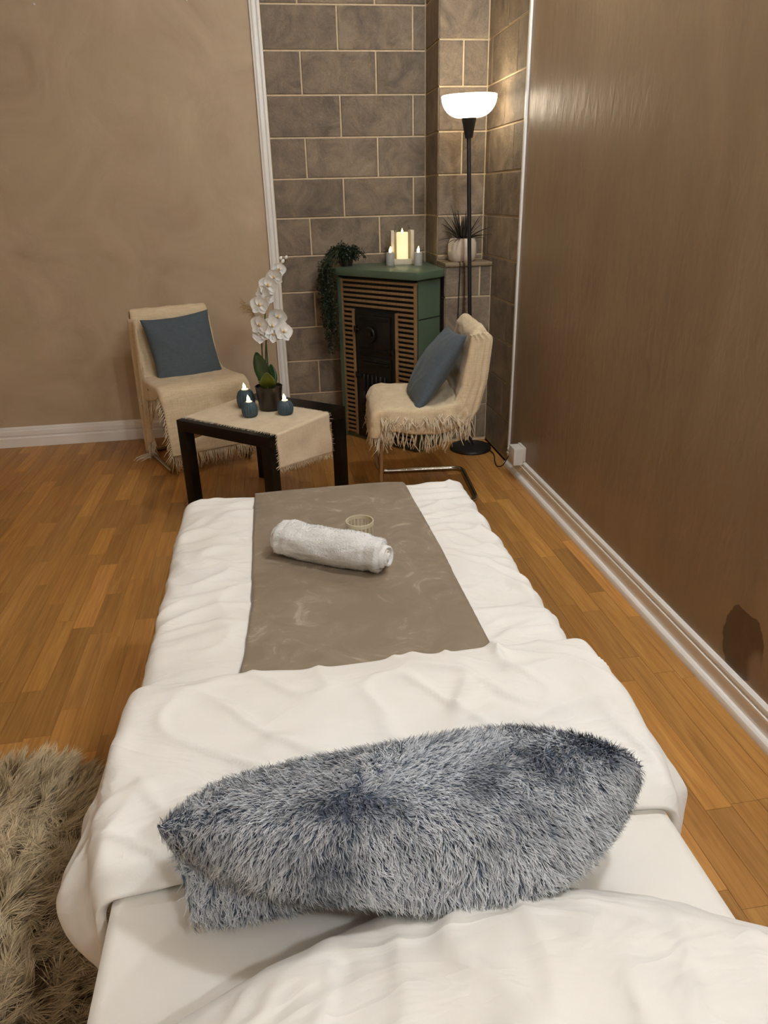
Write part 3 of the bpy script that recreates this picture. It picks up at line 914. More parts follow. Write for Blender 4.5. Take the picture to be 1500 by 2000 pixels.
M_FUR = mat_fur('blue_grey_fur', lin(132, 138, 147), lin(200, 204, 208), lin(250, 250, 250), lin(60, 66, 77), lin(164, 170, 179))
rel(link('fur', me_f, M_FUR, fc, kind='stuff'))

p, q = sample_surface(TOWEL_MESH, 9000)
q = np.where(((q * (p - np.array([0, 0, .036]) * 1.0) * np.array([0, 1, 1])).sum(1) < 0)[:, None], -q, q)
n_ = len(p); tgt = RNG.normal(size=(n_, 3)); tgt -= q * (tgt * q).sum(1)[:, None]; tgt /= np.linalg.norm(tgt, axis=1)[:, None]
link('pile', fur_mesh('pile', p, q, tgt, RNG.uniform(.002, .0045, n_), RNG.uniform(.0008, .0014, n_), np.full(n_, .3), np.full(n_, .5), np.zeros(n_)), M_TERRY, tw_root, kind='stuff')

# sheepskin rug on the floor left of the bed
def rug_r(a):
    return (abs(math.cos(a)) ** 2.5 + abs(math.sin(a)) ** 2.5) ** (-1 / 2.5) * (1 + .05 * fnz(math.cos(a) * 2, math.sin(a) * 2, 3) - .06 * abs(math.cos(a)) ** 6)
rug = thing('sheepskin_rug', 'shaggy beige-brown sheepskin rug on the floor left of the bed', 'rug', (-0.78, 0.98, 0))
P = []
for i in range(41):
    row = []
    for k in range(121):
        a = 2 * math.pi * k / 120; rr = (i / 40)
        x, y = .36 * rug_r(a) * rr * math.cos(a), .60 * rug_r(a) * rr * math.sin(a)
        z = .004 + .034 * (1 - rr ** 3) + .010 * fnz(x * 7, y * 7, 1) * (1 - rr ** 4) - .016 * math.exp(-((y - .27 + .2 * x) / .05) ** 2) * (1 - rr ** 4)
        row.append((x, y, max(z, .003)))
    P.append(row)
me_r = grid_mesh('hide', P)
bm = bmesh.new(); bm.from_mesh(me_r); bmesh.ops.remove_doubles(bm, verts=bm.verts, dist=.0002); bmesh.ops.recalc_face_normals(bm, faces=bm.faces)
if sum(f.normal.z for f in bm.faces) < 0: bmesh.ops.reverse_faces(bm, faces=bm.faces)
bm.to_mesh(me_r); bm.free()
M_HIDE = mat_simple('hide', lin(96, 78, 54), lin(74, 58, 38), rough=1.0)
link('hide', me_r, M_HIDE, rug)
p, q = sample_surface(me_r, 62000); n_ = len(p)
cx_ = nz_arr(p, 26.0, 2.0); cy_ = nz_arr(p, 26.0, 9.0)                 # locks
rad = np.stack([p[:, 0] / .36, p[:, 1] / .60, np.zeros(n_)], 1)
edge = np.linalg.norm(rad, axis=1)
swirl = nz_arr(p, 5.0, 4.0) * 2.4
flow = np.stack([np.sin(swirl) * .8, np.cos(swirl) * .9 - .25, np.zeros(n_)], 1) * np.clip(1.15 - edge, .15, 1)[:, None] + rad * (edge ** 2)[:, None] * 1.3
cc, jit = clump_centres(p, .024, 4.0, True)
flow += np.stack([cx_, cy_, np.zeros(n_)], 1) * .9 + (cc - p) / .024 * .75
flow[:, :2] += (jit[:, :2] - .5) * .8
tg = flow - q * (flow * q).sum(1)[:, None]; tg /= np.linalg.norm(tg, axis=1)[:, None] + 1e-9
shade = np.clip(.25 + (jit[:, 2] - .5) * .7 + nz_arr(p, 5.0, 1.0) * .5, 0, 1)
me_f = fur_mesh('wool', p, q, tg, RNG.uniform(.045, .080, n_), RNG.uniform(.0012, .0026, n_), np.full(n_, .16), np.clip(.62 - .35 * edge + .10 * RNG.normal(size=n_), .12, .9), shade, bend=.8)
M_WOOL = mat_fur('sheep_wool', lin(108, 86, 56), lin(204, 181, 140), lin(250, 232, 196), lin(78, 59, 36), lin(188, 165, 124))
link('wool', me_f, M_WOOL, rug, kind='stuff')
# ------------------------------------------------------------------ stove
M_GREEN = mat_simple('green_enamel', lin(88, 106, 84), lin(78, 95, 75), rough=0.4, scale=4, bump=0.03, bump_scale=60)
M_IRON = mat_simple('black_cast_iron', lin(36, 33, 30), lin(24, 22, 20), rough=0.32, scale=12, bump=0.15, bump_scale=90, metallic=0.4)
M_SLAT = mat_simple('bronzed_slat', lin(164, 132, 92), lin(136, 106, 70), rough=0.45, scale=10, metallic=0.2, stretch=(6, 1, 1))
M_INNER = mat_simple('soot_black', lin(20, 17, 14), lin(12, 10, 9), rough=0.9)
SL, SR = Vector((0.392, 4.235, 0)), Vector((0.765, 3.79, 0))       # front corners on the floor
sdir = (SR - SL).normalized(); SWID = (SR - SL).length; ZT = 0.99
stove = thing('corner_stove', 'green corner stove with bronzed grille slats and black iron door', 'stove', SL, math.atan2(sdir.y, sdir.x))
# local frame: x along the front, y into the corner (+), z up
def s_loc(wx, wy):
    d = Vector((wx, wy, 0)) - SL
    nrm = Vector((-sdir.y, sdir.x, 0))
    return d.dot(sdir), d.dot(nrm)
foot = [(0, 0.012), (SWID, 0.012), (SWID, .20), s_loc(0.93, 4.10), s_loc(0.93, 4.43), s_loc(0.55, 4.43), (0, .145)]
link('body', prism_mesh('body', foot, 0.0, ZT - .045, 0.003), M_GREEN, stove)
slab = [(-.018, -.03), (SWID + .02, -.03), (SWID + .024, .185), s_loc(0.945, 3.93), s_loc(0.945, 4.44), s_loc(0.50, 4.44), (-.018, .155)]
link('top_slab', prism_mesh('top_slab', slab, ZT - .040, ZT, 0.007), M_GREEN, stove)
link('neck', prism_mesh('neck', [(0.01, -.004), (SWID - .01, -.004), (SWID - .01, .15), (.02, .12)], ZT - .052, ZT - .036), M_INNER, stove)
GX0, GX1, DX0, DX1 = 0.030, SWID - .004, 0.125, SWID - .150
ZG0, ZG1, ZD1 = 0.03, 0.925, 0.765
link('grille_backing', box_mesh('grille_backing', GX0, GX1, .004, .0118, ZG0, ZG1), M_INNER, stove)
link('corner_stile', box_mesh('corner_stile', 0, GX0, -.008, .012, 0, ZT - .05, .003), M_GREEN, stove)
link('grille_stile', box_mesh('grille_stile', GX1 - .014, GX1, -.010, .012, ZG0, ZG1 + .01, .002), M_SLAT, stove)
link('grille_stile', box_mesh('grille_stile', GX0, GX0 + .008, -.008, .012, ZG0, ZG1 + .01, .002), M_SLAT, stove)
for x in (DX0 - .016, DX1):
    link('door_jamb', box_mesh('door_jamb', x, x + .016, -.010, .012, ZG0, ZD1 + .006, .002), M_SLAT, stove)
me_full = box_mesh('slat', GX0 + .004, GX1 - .008, -.006, .003, -.0068, .0068, .0025)
me_left = box_mesh('slat', GX0 + .004, DX0 - .008, -.006, .003, -.0068, .0068, .0025)
me_right = box_mesh('slat', DX1 + .008, GX1 - .008, -.006, .003, -.0068, .0068, .0025)
z = ZG0 + .012
while z < ZG1 + .004:
    if z > ZD1 + .004: link('slat', me_full, M_SLAT, stove, (0, 0, z))
    else:
        link('slat', me_left, M_SLAT, stove, (0, 0, z)); link('slat', me_right, M_SLAT, stove, (0, 0, z))
    z += .0268
# narrow joint across the side panel
q0, q1 = (SWID + .0005, .018), (SWID + .0005, .198)
link('side_joint', box_mesh('side_joint', SWID - .004, SWID + .0015, .013, .199, 0.742, 0.748), M_INNER, stove)
# iron front: upper door with a handle, lower barred door, ash drawer
fr = link('iron_front', box_mesh('iron_front', DX0, DX1, -.004, .010, 0.02, ZD1, .004), M_IRON, stove)
DW = DX1 - DX0
def dpart(name, x0, x1, z0, z1, y0, y1, parent, bev=.003, mat=M_IRON):
    return link(name, box_mesh(name, DX0 + x0 * DW, DX0 + x1 * DW, y0, y1, z0, z1, bev), mat, parent)
up = dpart('upper_door', .10, .90, .535, .745, -.016, -.003, stove)
dpart('moulding', .16, .84, .722, .732, -.022, -.014, up)
dpart('moulding', .16, .84, .552, .560, -.022, -.014, up)
hpts = [(DX0 + DW * .44 + .035 * math.sin(a), -.030, .64 + .042 * math.cos(a)) for a in np.linspace(-.5, 2.9, 16)]
bm = bmesh.new(); add_tube(bm, hpts, .0075, 8); add_tube(bm, [(DX0 + DW * .44, -.012, .645), (DX0 + DW * .44, -.034, .645)], .012, 12)
link('handle', smooth_by_angle(mesh_of(bm, 'handle', False), 50), M_IRON, up)
lw = dpart('lower_door', .10, .90, .20, .515, -.016, -.003, stove)
dpart('moulding', .14, .88, .492, .500, -.024, -.014, lw)
dpart('moulding', .14, .88, .470, .486, -.026, -.014, lw)
dpart('moulding', .14, .88, .215, .226, -.024, -.014, lw)
for zz in (.372, .27):
    for k in range(6):
        x = DX0 + DW * (.24 + .105 * k)
        pts = [(x + .004 * math.sin(t * 3.1), -.020 - .006 * math.sin(t * math.pi), zz + .038 - .085 * t) for t in np.linspace(0, 1, 8)]
        link('bar', tube_mesh('bar', pts, .0048, 6), M_IRON, lw)
for zz in (.665, .40, .56, .24):
    side_x = .04 if zz in (.665, .40) else .955
    pts = [(DX0 + DW * side_x, -.016, zz), (DX0 + DW * (side_x + (.13 if side_x < .5 else -.08)), -.022, zz)]
    bm = bmesh.new(); add_tube(bm, pts, .006, 8); add_lathe(bm, [(0, -.016), (.009, -.016), (.009, .016), (0, .016)], 10, (DX0 + DW * side_x, -.014, zz))
    link('hinge', smooth_by_angle(mesh_of(bm, 'hinge', False), 50), M_IRON, stove)
ad = dpart('ash_drawer', .12, .88, .045, .175, -.014, -.003, stove)
for zz in (.065, .11, .155): dpart('rail', .16, .84, zz - .004, zz + .004, -.021, -.012, ad)

# ------------------------------------------------------------------ candles
M_FLAME = mat_emit('led_flame', (1.0, 0.82, 0.36), 9.0)
M_GREYWAX = mat_simple('grey_wax', lin(168, 166, 158), lin(154, 152, 144), rough=0.55, scale=30)
M_BLUEWAX = mat_simple('petrol_blue_wax', lin(64, 84, 94), lin(52, 70, 80), rough=0.6, scale=30)
M_GLOWWAX = mat_emit('glowing_wax', (1.0, 0.84, 0.48), 0.9, lin(240, 225, 190))
me_flame = lathe_mesh('flame', [(0, 0), (.004, .003), (.0062, .009), (.0052, .017), (.0026, .025), (0, .031)], 12)
def candle_small(x, y, z, label, r=.024, h=.070):
    t = thing('pillar_candle', label, 'candle', (x, y, z), 0, 'small grey candles on the stove')
    link('wax', lathe_mesh('wax', [(0, 0), (r, 0), (r * 1.01, .003), (r, h - .004), (r - .003, h), (.006, h - .003), (0, h - .003)], 28), M_GREYWAX, t)
    f = link('flame', me_flame, M_FLAME, t, (0, 0, h - .005), (0.05, .08, 0)); f.scale = (1.3, 1.3, 1.25)
    return t
candle_small(0.698, 4.235, ZT, 'small grey candle with flame left of the white lantern on the stove')
candle_small(0.848, 4.175, ZT, 'small grey candle with flame right of the white lantern on the stove')
lan = thing('candle_lantern', 'white framed lantern with a glass cylinder and cream candle on the stove', 'lantern', (0.778, 4.29, ZT), math.radians(-4))
M_WHITEWOOD = mat_simple('white_wood', lin(226, 212, 188), lin(210, 196, 172), rough=0.5, scale=8)
LW = .066
link('base', box_mesh('base', -LW, LW, -.045, .045, 0, .030, .003), M_WHITEWOOD, lan)
for s in (-1, 1):
    link('side_board', box_mesh('side_board', s * (LW - .009) - .009, s * (LW - .009) + .009, -.03, .045, .030, .184, .002), M_WHITEWOOD, lan)
link('back_board', box_mesh('back_board', -LW + .018, LW - .018, .038, .045, .030, .172, .001), M_WHITEWOOD, lan)
M_GLASS, _nt, _b = new_mat('clear_glass')
_b.inputs['Base Color'].default_value = (.97, .98, .96, 1); _b.inputs['Roughness'].default_value = .03
_b.inputs['Transmission Weight'].default_value = 1.0; _b.inputs['IOR'].default_value = 1.45
link('glass_cylinder', lathe_mesh('glass_cylinder', [(.041, .031), (.041, .208), (.0388, .208), (.0388, .031), (.041, .031)], 40), M_GLASS, lan, (0, -.012, 0))
wx = link('wax', lathe_mesh('wax', [(0, .031), (.033, .031), (.033, .168), (.030, .173), (.012, .166), (0, .165)], 32), M_GLOWWAX, lan, (0, -.012, 0))
link('flame', me_flame, M_FLAME, wx, (0, 0, .163))

# ------------------------------------------------------------------ potted plants by the stove
M_LEAFDARK = mat_simple('dark_leaf', lin(42, 56, 34), lin(26, 36, 22), rough=0.5, scale=20)
M_STEM = mat_simple('stem_green', lin(84, 92, 50), lin(66, 72, 40), rough=0.6, scale=20)
M_POTDARK = mat_simple('dark_brown_pot', lin(44, 34, 28), lin(34, 26, 21), rough=0.35, scale=10)
M_POTWHITE = mat_simple('white_ribbed_ceramic', lin(228, 214, 196), lin(216, 200, 180), rough=0.25, scale=6)
def leaf_quad(bm, p, d, up, l, w):
    d = d.normalized(); s = d.cross(up)
    s = s.normalized() if s.length > 1e-4 else Vector((1, 0, 0))
    n = s.cross(d)
    a = bm.verts.new(p); b = bm.verts.new(p + d * l * .45 + s * w * .5 + n * l * .08); c = bm.verts.new(p + d * l - n * l * .1); e = bm.verts.new(p + d * l * .45 - s * w * .5 + n * l * .08)
    m_ = bm.verts.new(p + d * l * .5 - n * l * .02)
    bm.faces.new((a, b, m_)); bm.faces.new((b, c, m_)); bm.faces.new((c, e, m_)); bm.faces.new((e, a, m_))
ivx, ivy = 0.452, 4.30
ivy_t = thing('trailing_plant', 'dark green trailing plant spilling down the left side of the stove', 'plant', (ivx, ivy, ZT))
link('pot', lathe_mesh('pot', [(0, 0), (.034, 0), (.044, .055), (.041, .055), (.036, .045), (0, .045)], 24), M_POTDARK, ivy_t)
bmL, bmS = bmesh.new(), bmesh.new()
rg = random.Random(5)
for k in range(46):
    a = rg.uniform(0, 2 * math.pi); out = rg.uniform(.02, .075)
    p0 = Vector((.02 * math.cos(a), .02 * math.sin(a), .045))
    trail = k < 20
    if trail:   # hang over the left front edge of the slab
        a = math.radians(rg.uniform(185, 262)); 
        edge = Vector((-.115 + rg.uniform(-.035, .035), -.06 + rg.uniform(-.05, .045), .012 + rg.uniform(0, .02)))
        drop = rg.uniform(.12, .50)
        pts = [p0, p0 + Vector((.3 * edge.x, .3 * edge.y, .045 + rg.uniform(0, .03))), edge, edge + Vector((-.012, -.004, -.06))]
        n = int(drop / .05)
        for i in range(n):
            pts.append(pts[-1] + Vector((rg.uniform(-.010, .013), rg.uniform(-.010, .010), -.05)))
    else:
        tip = p0 + Vector((math.cos(a) * out, math.sin(a) * out * .6, rg.uniform(.01, .055)))
        pts = [p0, (p0 + tip) / 2 + Vector((0, 0, .03)), tip, tip + Vector((math.cos(a) * .02, math.sin(a) * .015, -.03))]
    cv = catmull(pts, 4)
    add_tube(bmS, cv, .0010, 4, False)
    for i, p in enumerate(cv):
        for _ in range(5 if trail else 6):
            d = Vector((rg.uniform(-1, 1), rg.uniform(-1, 1), rg.uniform(-.9, .5)))
            q_ = p + Vector((rg.uniform(-.008, .008), rg.uniform(-.008, .008), rg.uniform(-.012, .012)))
            q_.y = min(q_.y, .10)
            leaf_quad(bmL, q_, d, Vector((rg.uniform(-.5, .5), rg.uniform(-.5, .5), 1)), rg.uniform(.011, .020), rg.uniform(.008, .013))
link('stems', mesh_of(bmS, 'stems'), M_STEM, ivy_t, kind='stuff')
link('foliage', mesh_of(bmL, 'foliage', False), M_LEAFDARK, ivy_t, kind='stuff')

M_SPIKE = mat_simple('blackish_spiky_leaf', lin(38, 34, 24), lin(24, 22, 16), rough=0.5, scale=20)
sp = thing('potted_spiky_plant', 'spiky dark plant in a white ribbed pot on the tiled ledge', 'plant', (1.070, 4.045, LZ))
link('pot', lathe_mesh('pot', [(0, 0), (.062, 0), (.074, .012), (.080, .045), (.078, .095), (.068, .118), (.060, .120), (.058, .112), (0, .105)], 72,
                       fn=lambda a, r, z: r * (1 + .035 * abs(math.cos(a * 5)) - .02) if .005 < z < .119 and r > .06 else r), M_POTWHITE, sp)
rg = random.Random(3)
for k in range(38):
    a = 2.399 * k + rg.uniform(-.3, .3); el = math.radians(rg.uniform(12, 85)); ln = rg.uniform(.12, .205)
    d = Vector((math.cos(a) * math.cos(el), math.sin(a) * math.cos(el), math.sin(el)))
    P = []
    pos_ = Vector((.018 * math.cos(a), .018 * math.sin(a), .108)); side = Vector((-math.sin(a), math.cos(a), 0))
    for i in range(9):
        t = i / 8; w = .0062 * (1 - t ** 1.6) + .0006
        cen = pos_ + d * ln * t + Vector((0, 0, -.055 * t * t * math.cos(el)))
        if cen.y > .085: cen.y = .085
        if cen.x > .130: cen.x = .130
        P.append([cen - side * w, cen - Vector((0, 0, w * .35)), cen + side * w])
    o = link('leaf', grid_mesh('leaf', P), M_SPIKE, sp); solidify(o, .0008, 0)

# cords hanging from the ledge
M_CORD = mat_simple('brown_cord', lin(92, 62, 40), lin(78, 52, 33), rough=0.6)
M_CORDB = mat_simple('black_cord', lin(22, 20, 18), lin(16, 15, 13), rough=0.5)
for k, (x, lab, mt) in enumerate(((1.030, 'thin black cord hanging from the ledge under the white pot', M_CORDB), (1.052, 'thin brown cord hanging from the ledge under the white pot', M_CORD))):
    yy = LY - .004
    pts = catmull([(x, LY + .03, LZ + .0025), (x, LY - .001, LZ + .0015), (x + .001, yy - .002, LZ - .03), (x + .006 * (1 if k else -.4), yy - .002, LZ - .16), (x - .004, yy, LZ - .35), (x + .008, yy, LZ - .6), (x + .01, yy, .16), (x + .02, yy - .02, .004)], 8)
    tag(link('cord', tube_mesh('cord', pts, .0022, 6), mt), lab, 'cord')

# ------------------------------------------------------------------ floor lamp
M_BLACKM = mat_simple('black_powder_coat', lin(26, 24, 22), lin(20, 18, 17), rough=0.45, scale=30)
M_BOWL = mat_emit('lit_opal_bowl', (1.0, .86, .64), FLOOR_LAMP_STRENGTH)
lb, lt = Vector((1.080, 3.802, 0)), Vector((1.033, 3.825, 1.609))
lamp = thing('floor_lamp', 'black uplighter floor lamp with a lit white glass bowl', 'floor lamp', lb)
link('base', lathe_mesh('base', [(0, 0), (.118, 0), (.120, .006), (.116, .016), (.05, .024), (.016, .030), (.012, .05), (0, .05)], 48), M_BLACKM, lamp)
ld = (lt - lb).normalized()
tilt = ld.to_track_quat('Z', 'Y').to_euler()
bm = bmesh.new(); n_p = [ld * s for s in (.02, .55, .56, 1.1, 1.11, (lt - lb).length + .01)]
add_tube(bm, n_p, [.0105, .0105, .0105, .0105, .0105, .0105], 14)
link('pole', smooth_by_angle(mesh_of(bm, 'pole', False), 50), M_BLACKM, lamp)
hd = (lt - lb)
tilt2 = Euler((tilt.x, tilt.y - math.radians(1.2), 0))
cone = link('socket_cone', lathe_mesh('socket_cone', [(0, -.004), (.018, -.004), (.019, 0), (.036, .082), (.040, .086), (0, .086)], 32), M_BLACKM, lamp, hd, tilt2)
bowl = []
for i in range(15):
    t = i / 14; a = t * math.pi / 2
    bowl.append((.036 + .098 * math.sin(a) ** 1.05, .083 + .095 * (1 - math.cos(a)) ** 1.1))
inner = [(r_ - .005, z_ + .003) for r_, z_ in bowl[::-1]]
link('bowl', lathe_mesh('bowl', [(0, .083)] + bowl + inner + [(0, .088)], 48), M_BOWL, lamp, hd, tilt2)
# lamp cord to the socket
pts = catmull([(1.170, 3.76, .010), (1.178, 3.66, .005), (1.150, 3.55, .005), (1.140, 3.47, .006), (1.150, 3.41, .035), (1.166, 3.375, .095), (1.172, 3.362, .112)], 8)
tag(link('lamp_cord', tube_mesh('lamp_cord', pts, .003, 6), M_CORDB), 'black cord running from the floor lamp to the wall socket', 'cord')
so = thing('wall_socket', 'white surface mounted socket box on the right baseboard', 'socket', (XR - .0005, 3.29, .132))
M_PLASTIC = mat_simple('white_plastic', lin(236, 230, 218), rough=0.35)
link('box', box_mesh('box', -.062, -.012, -.042, .042, -.045, .045, .005), M_PLASTIC, so)
link('back_plate', box_mesh('back_plate', -.014, 0, -.046, .046, -.026, .049, .003), M_PLASTIC, so)
link('plug', box_mesh('plug', -.052, -.022, .040, .072, -.028, .012, .006), M_CORDB, so)

# ------------------------------------------------------------------ side table
M_LACQ = mat_simple('black_lacquer', lin(10, 9, 9), lin(7, 7, 6), rough=0.30, spec=0.3, scale=12)
TC, TA = Vector((-0.078, 3.245, 0)), math.radians(48.8)
tb = thing('side_table', 'square black side table between the two chairs', 'table', TC, TA)
TH, TS = .45, .275
link('tabletop', box_mesh('tabletop', -TS, TS, -TS, TS, TH - .05, TH, .0025), M_LACQ, tb)
for sx in (-1, 1):
    for sy in (-1, 1):
        link('leg', box_mesh('leg', sx * (TS - .025) - .025, sx * (TS - .025) + .025, sy * (TS - .025) - .025, sy * (TS - .025) + .025, 0, TH - .05, .002), M_LACQ, tb)
# woven runner: local x is towards the front-right... hangs over both ends
M_LINEN = mat_weave('natural_linen', lin(240, 222, 192), lin(220, 200, 166), thread=500, bump=.4)
M_FRINGE = mat_simple('cream_fringe', lin(236, 220, 192), lin(216, 198, 166), rough=0.95, scale=40)

def fringe_mesh(name, items, r=.0016, seg=4):
    """items: (point, direction, length)"""
    bm = bmesh.new(); rg = random.Random(9)
    for p, d, ln in items:
        p = Vector(p); d = Vector(d).normalized()
        w = Vector((rg.uniform(-1, 1), rg.uniform(-1, 1), rg.uniform(-.4, .2))) * .22
        pts = [p, p + (d + w * .4) * ln * .33, p + (d + w) * ln * .66, p + (d + w * .6 + Vector((rg.uniform(-.2, .2), rg.uniform(-.2, .2), -.1))) * ln]
        rr = r * rg.uniform(.7, 1.3)
        add_tube(bm, pts, [rr, rr, rr * .9, rr * .5], seg)
    return mesh_of(bm, name)

def table_runner():
    """runs across the table; hangs over the two edges at local y = -TS (front right) and y = +TS"""
    half = .185; cx = -.045
    L0, L1 = .172, .12
    P = []; rg = random.Random(1)
    n = 110; tot = L0 + 2 * TS + L1
    for i in range(n + 1):
        s = tot * i / n
        row = []
        for j in range(41):
            k = -1 + 2 * j / 40
            x = cx + half * k + .004 * fnz(s * 14, 3.0) * abs(k)
            rr = .008
            if s < L0: z = TH + .003 - (L0 - s); y = -TS - .004 - .02 * (L0 - s) - .010 * fnz(k * 2, s * 9, 2) * sstep(0, .1, L0 - s)
            elif s < L0 + 2 * TS: y = -TS + (s - L0); z = TH + .003 + .0015 * max(0, fnz(x * 20, y * 20))
            else: y = TS + .004 + .02 * (s - L0 - 2 * TS); z = TH + .003 - (s - L0 - 2 * TS)
            # bottom edge a little longer on the outer corner
            if s < L0: z -= .022 * (1 - s / L0) * k
            row.append((x, y, z))
        P.append(row)
    return P
P = table_runner()
tr_ = thing('table_runner', 'cream linen runner with frayed edges over the black side table', 'table runner', (TC.x, TC.y, 0), TA)
o = link('cloth', grid_mesh('cloth', P), M_LINEN, tr_); solidify(o, .002, 1)
items = []
for j in range(0, 41):
    for rpt in range(3):
        items.append((P[0][j], (random.uniform(-.2, .2), -.1, -1), random.uniform(.014, .028)))
for i in range(0, 111):
    for j, sx in ((0, -1), (40, 1)):
        items.append((P[i][j], (sx, random.uniform(-.3, .3), -.15), random.uniform(.010, .020)))
link('frayed_edge', fringe_mesh('frayed_edge', items, .0015, 3), M_FRINGE, tr_, kind='stuff')

# ribbed candles on the table
def ribbed_candle(x, y, r, h, label):
    t = thing('ribbed_candle', label, 'candle', (x, y, TH + .006), 0, 'blue ribbed candles on the side table')
    prof = [(0, 0), (r * .78, 0), (r * .90, .004), (r, h * .35), (r * .97, h * .6), (r * .80, h * .86), (r * .55, h * .98), (r * .42, h), (0, h * .985)]
    link('wax', lathe_mesh('wax', prof, 72, fn=lambda a, q, z: q * (1 + .035 * math.cos(a * 18)) if .002 < z < h * .97 else q), M_BLUEWAX, t)
    link('glow_disc', lathe_mesh('glow_disc', [(0, 0), (r * .40, 0), (r * .36, .003), (0, .0035)], 20), M_GLOWWAX, t, (0, 0, h))
    f = link('flame', me_flame, M_FLAME, t, (0, 0, h), (.05, -.12, 0)); f.scale = (1.25, 1.25, 1.05)
ribbed_candle(-0.132, 3.185, .036, .066, 'dark blue ribbed candle nearest the front on the side table')
ribbed_candle(-0.152, 3.345, .042, .084, 'tall blue ribbed candle at the back left of the side table')
ribbed_candle(0.028, 3.185, .036, .062, 'dark blue ribbed candle right of the orchid pot')

# orchid
M_PETAL = mat_simple('white_petal', lin(240, 238, 232), lin(228, 224, 214), rough=0.55, scale=30)
M_LIP = mat_simple('yellow_lip', lin(226, 196, 124), lin(208, 170, 104), rough=0.5, scale=60)
M_LEAF = mat_simple('glossy_green_leaf', lin(44, 82, 40), lin(28, 58, 28), rough=0.35, scale=9)
M_LEAF2 = mat_simple('olive_green_leaf', lin(98, 106, 34), lin(70, 84, 28), rough=0.4, scale=9)
M_TWIG = mat_simple('dry_grass_sprig', lin(190, 160, 110), lin(160, 130, 84), rough=0.8, scale=40)
ox, oy, oz = -0.040, 3.285, TH + .005
orc = thing('potted_orchid', 'white orchid with tall stems in a black pot on the side table', 'plant', (ox, oy, oz))
link('pot', lathe_mesh('pot', [(0, 0), (.046, 0), (.050, .004), (.062, .105), (.064, .110), (.060, .112), (.057, .100), (0, .096)], 40), M_POTDARK, orc)
def petal_mesh(name, l, w):
    P = []
    for i in range(8):
        t = i / 7; ww = w * math.sin(math.pi * min(1, t * .86 + .12)) ** .75
        row = []
        for j in range(7):
            k = -1 + 2 * j / 6
            row.append((k * ww, .18 * ww * (1 - k * k) - .006 * t * t + .0, t * l))
        P.append(row)
    return grid_mesh(name, P)
me_p1, me_p2 = petal_mesh('petal', .030, .021), petal_mesh('petal', .029, .013)
bm = bmesh.new(); add_lathe(bm, [(0, -.004), (.0035, -.002), (.0042, .002), (.002, .007), (0, .009)], 10)
me_lip = mesh_of(bm, 'flower')
def flower(loc, yaw, pitch, s, roll=0):
    f = link('flower', me_lip, M_LIP, orc, loc, Euler((pitch, roll, yaw), 'XYZ')); f.scale = (s * 1.3, s * 1.3, s * 1.3)
    for k, (ang, me) in enumerate(((0, me_p2), (72, me_p1), (140, me_p2), (-140, me_p2), (-72, me_p1))):
        p = link('petal', me, M_PETAL, f, (0, .001 * k - .002, 0), (math.radians(-8), math.radians(ang), 0))
rg = random.Random(4)
stems = [[(0.004, 0, .09), (.006, -.004, .26), (.010, -.01, .40), (.030, -.01, .52), (.080, -.01, .60), (.125, -.01, .66)],
         [(-.014, .004, .09), (-.016, 0, .24), (-.010, -.004, .36), (-.012, -.01, .42)],
         [(-.004, -.012, .09), (0, -.014, .26), (.02, -.016, .36), (.05, -.02, .39)]]
for sidx, st in enumerate(stems):
    link('stem', tube_mesh('stem', catmull(st, 8), .0030, 8), M_STEM, orc)
for (x, y, z, yaw, pit, s, ro) in ((.090, -.015, .620, .2, .1, .80, .3), (.066, -.03, .588, -.3, .15, 1.0, -.4), (.036, -.035, .556, -.2, 0, 1.08, .2), (.012, -.03, .520, -.5, .1, 1.0, .9),
                                   (-.008, -.045, .478, -.3, -.05, 1.10, .1), (.026, -.03, .500, .5, .0, .9, -.6),
                                   (-.016, -.045, .392, -.5, -.05, 1.15, .2), (-.010, -.04, .352, -.2, -.35, 1.1, -.5),
                                   (.040, -.05, .386, .1, -.1, 1.15, .1), (.066, -.03, .420, .25, .25, 1.1, .4), (.088, -.05, .360, .4, -.2, 1.12, .3), (.040, -.05, .350, 0, -.3, .95, .8)):
    flower((x, y, z), yaw, pit, s, ro)
for (x, z, s) in ((.108, .652, .011), (.124, .668, .009), (.100, .665, .009)):
    link('bud', lathe_mesh('bud', [(0, -s), (s * .6, -s * .5), (s * .75, 0), (s * .5, s * .7), (0, s * 1.1)], 12), M_PETAL, orc, (x, -.012, z), (0, .6, 0))
def big_leaf(l, w, az, el, bend, mat):
    P = []; d = Vector((math.cos(az) * math.cos(el), math.sin(az) * math.cos(el), math.sin(el))); s = Vector((-math.sin(az), math.cos(az), 0))
    n = d.cross(s)
    for i in range(13):
        t = i / 12; ww = w * (math.sin(math.pi * min(1, t * .9 + .08)) ** .7)
        c = Vector((0, 0, .095)) + d * l * t + n * bend * t * t
        P.append([c + s * ww * k - n * .25 * ww * (k * k) for k in (-1, -.6, 0, .6, 1)])
    o = link('leaf', grid_mesh('leaf', P), mat, orc); solidify(o, .0016, 0)
    return o
big_leaf(.20, .042, math.radians(243), math.radians(76), -.035, M_LEAF)
big_leaf(.115, .036, math.radians(268), math.radians(48), .01, M_LEAF2)
big_leaf(.11, .032, math.radians(60), math.radians(55), .03, M_LEAF)
big_leaf(.09, .030, math.radians(150), math.radians(50), .02, M_LEAF)
bm = bmesh.new()
for k in range(60):     # dry sprig behind the flowers
    t = rg.random(); b0 = Vector((-.030 - .05 * t, .01, .44 + .035 * t + rg.uniform(-.02, .02)))
    d = Vector((-1 + rg.uniform(-.5, .9), rg.uniform(-.5, .5), rg.uniform(-.5, .8))).normalized()
    add_tube(bm, [b0, b0 + d * .014, b0 + d * rg.uniform(.02, .03) + Vector((0, 0, -.004))], [.0012, .001, .0003], 3)
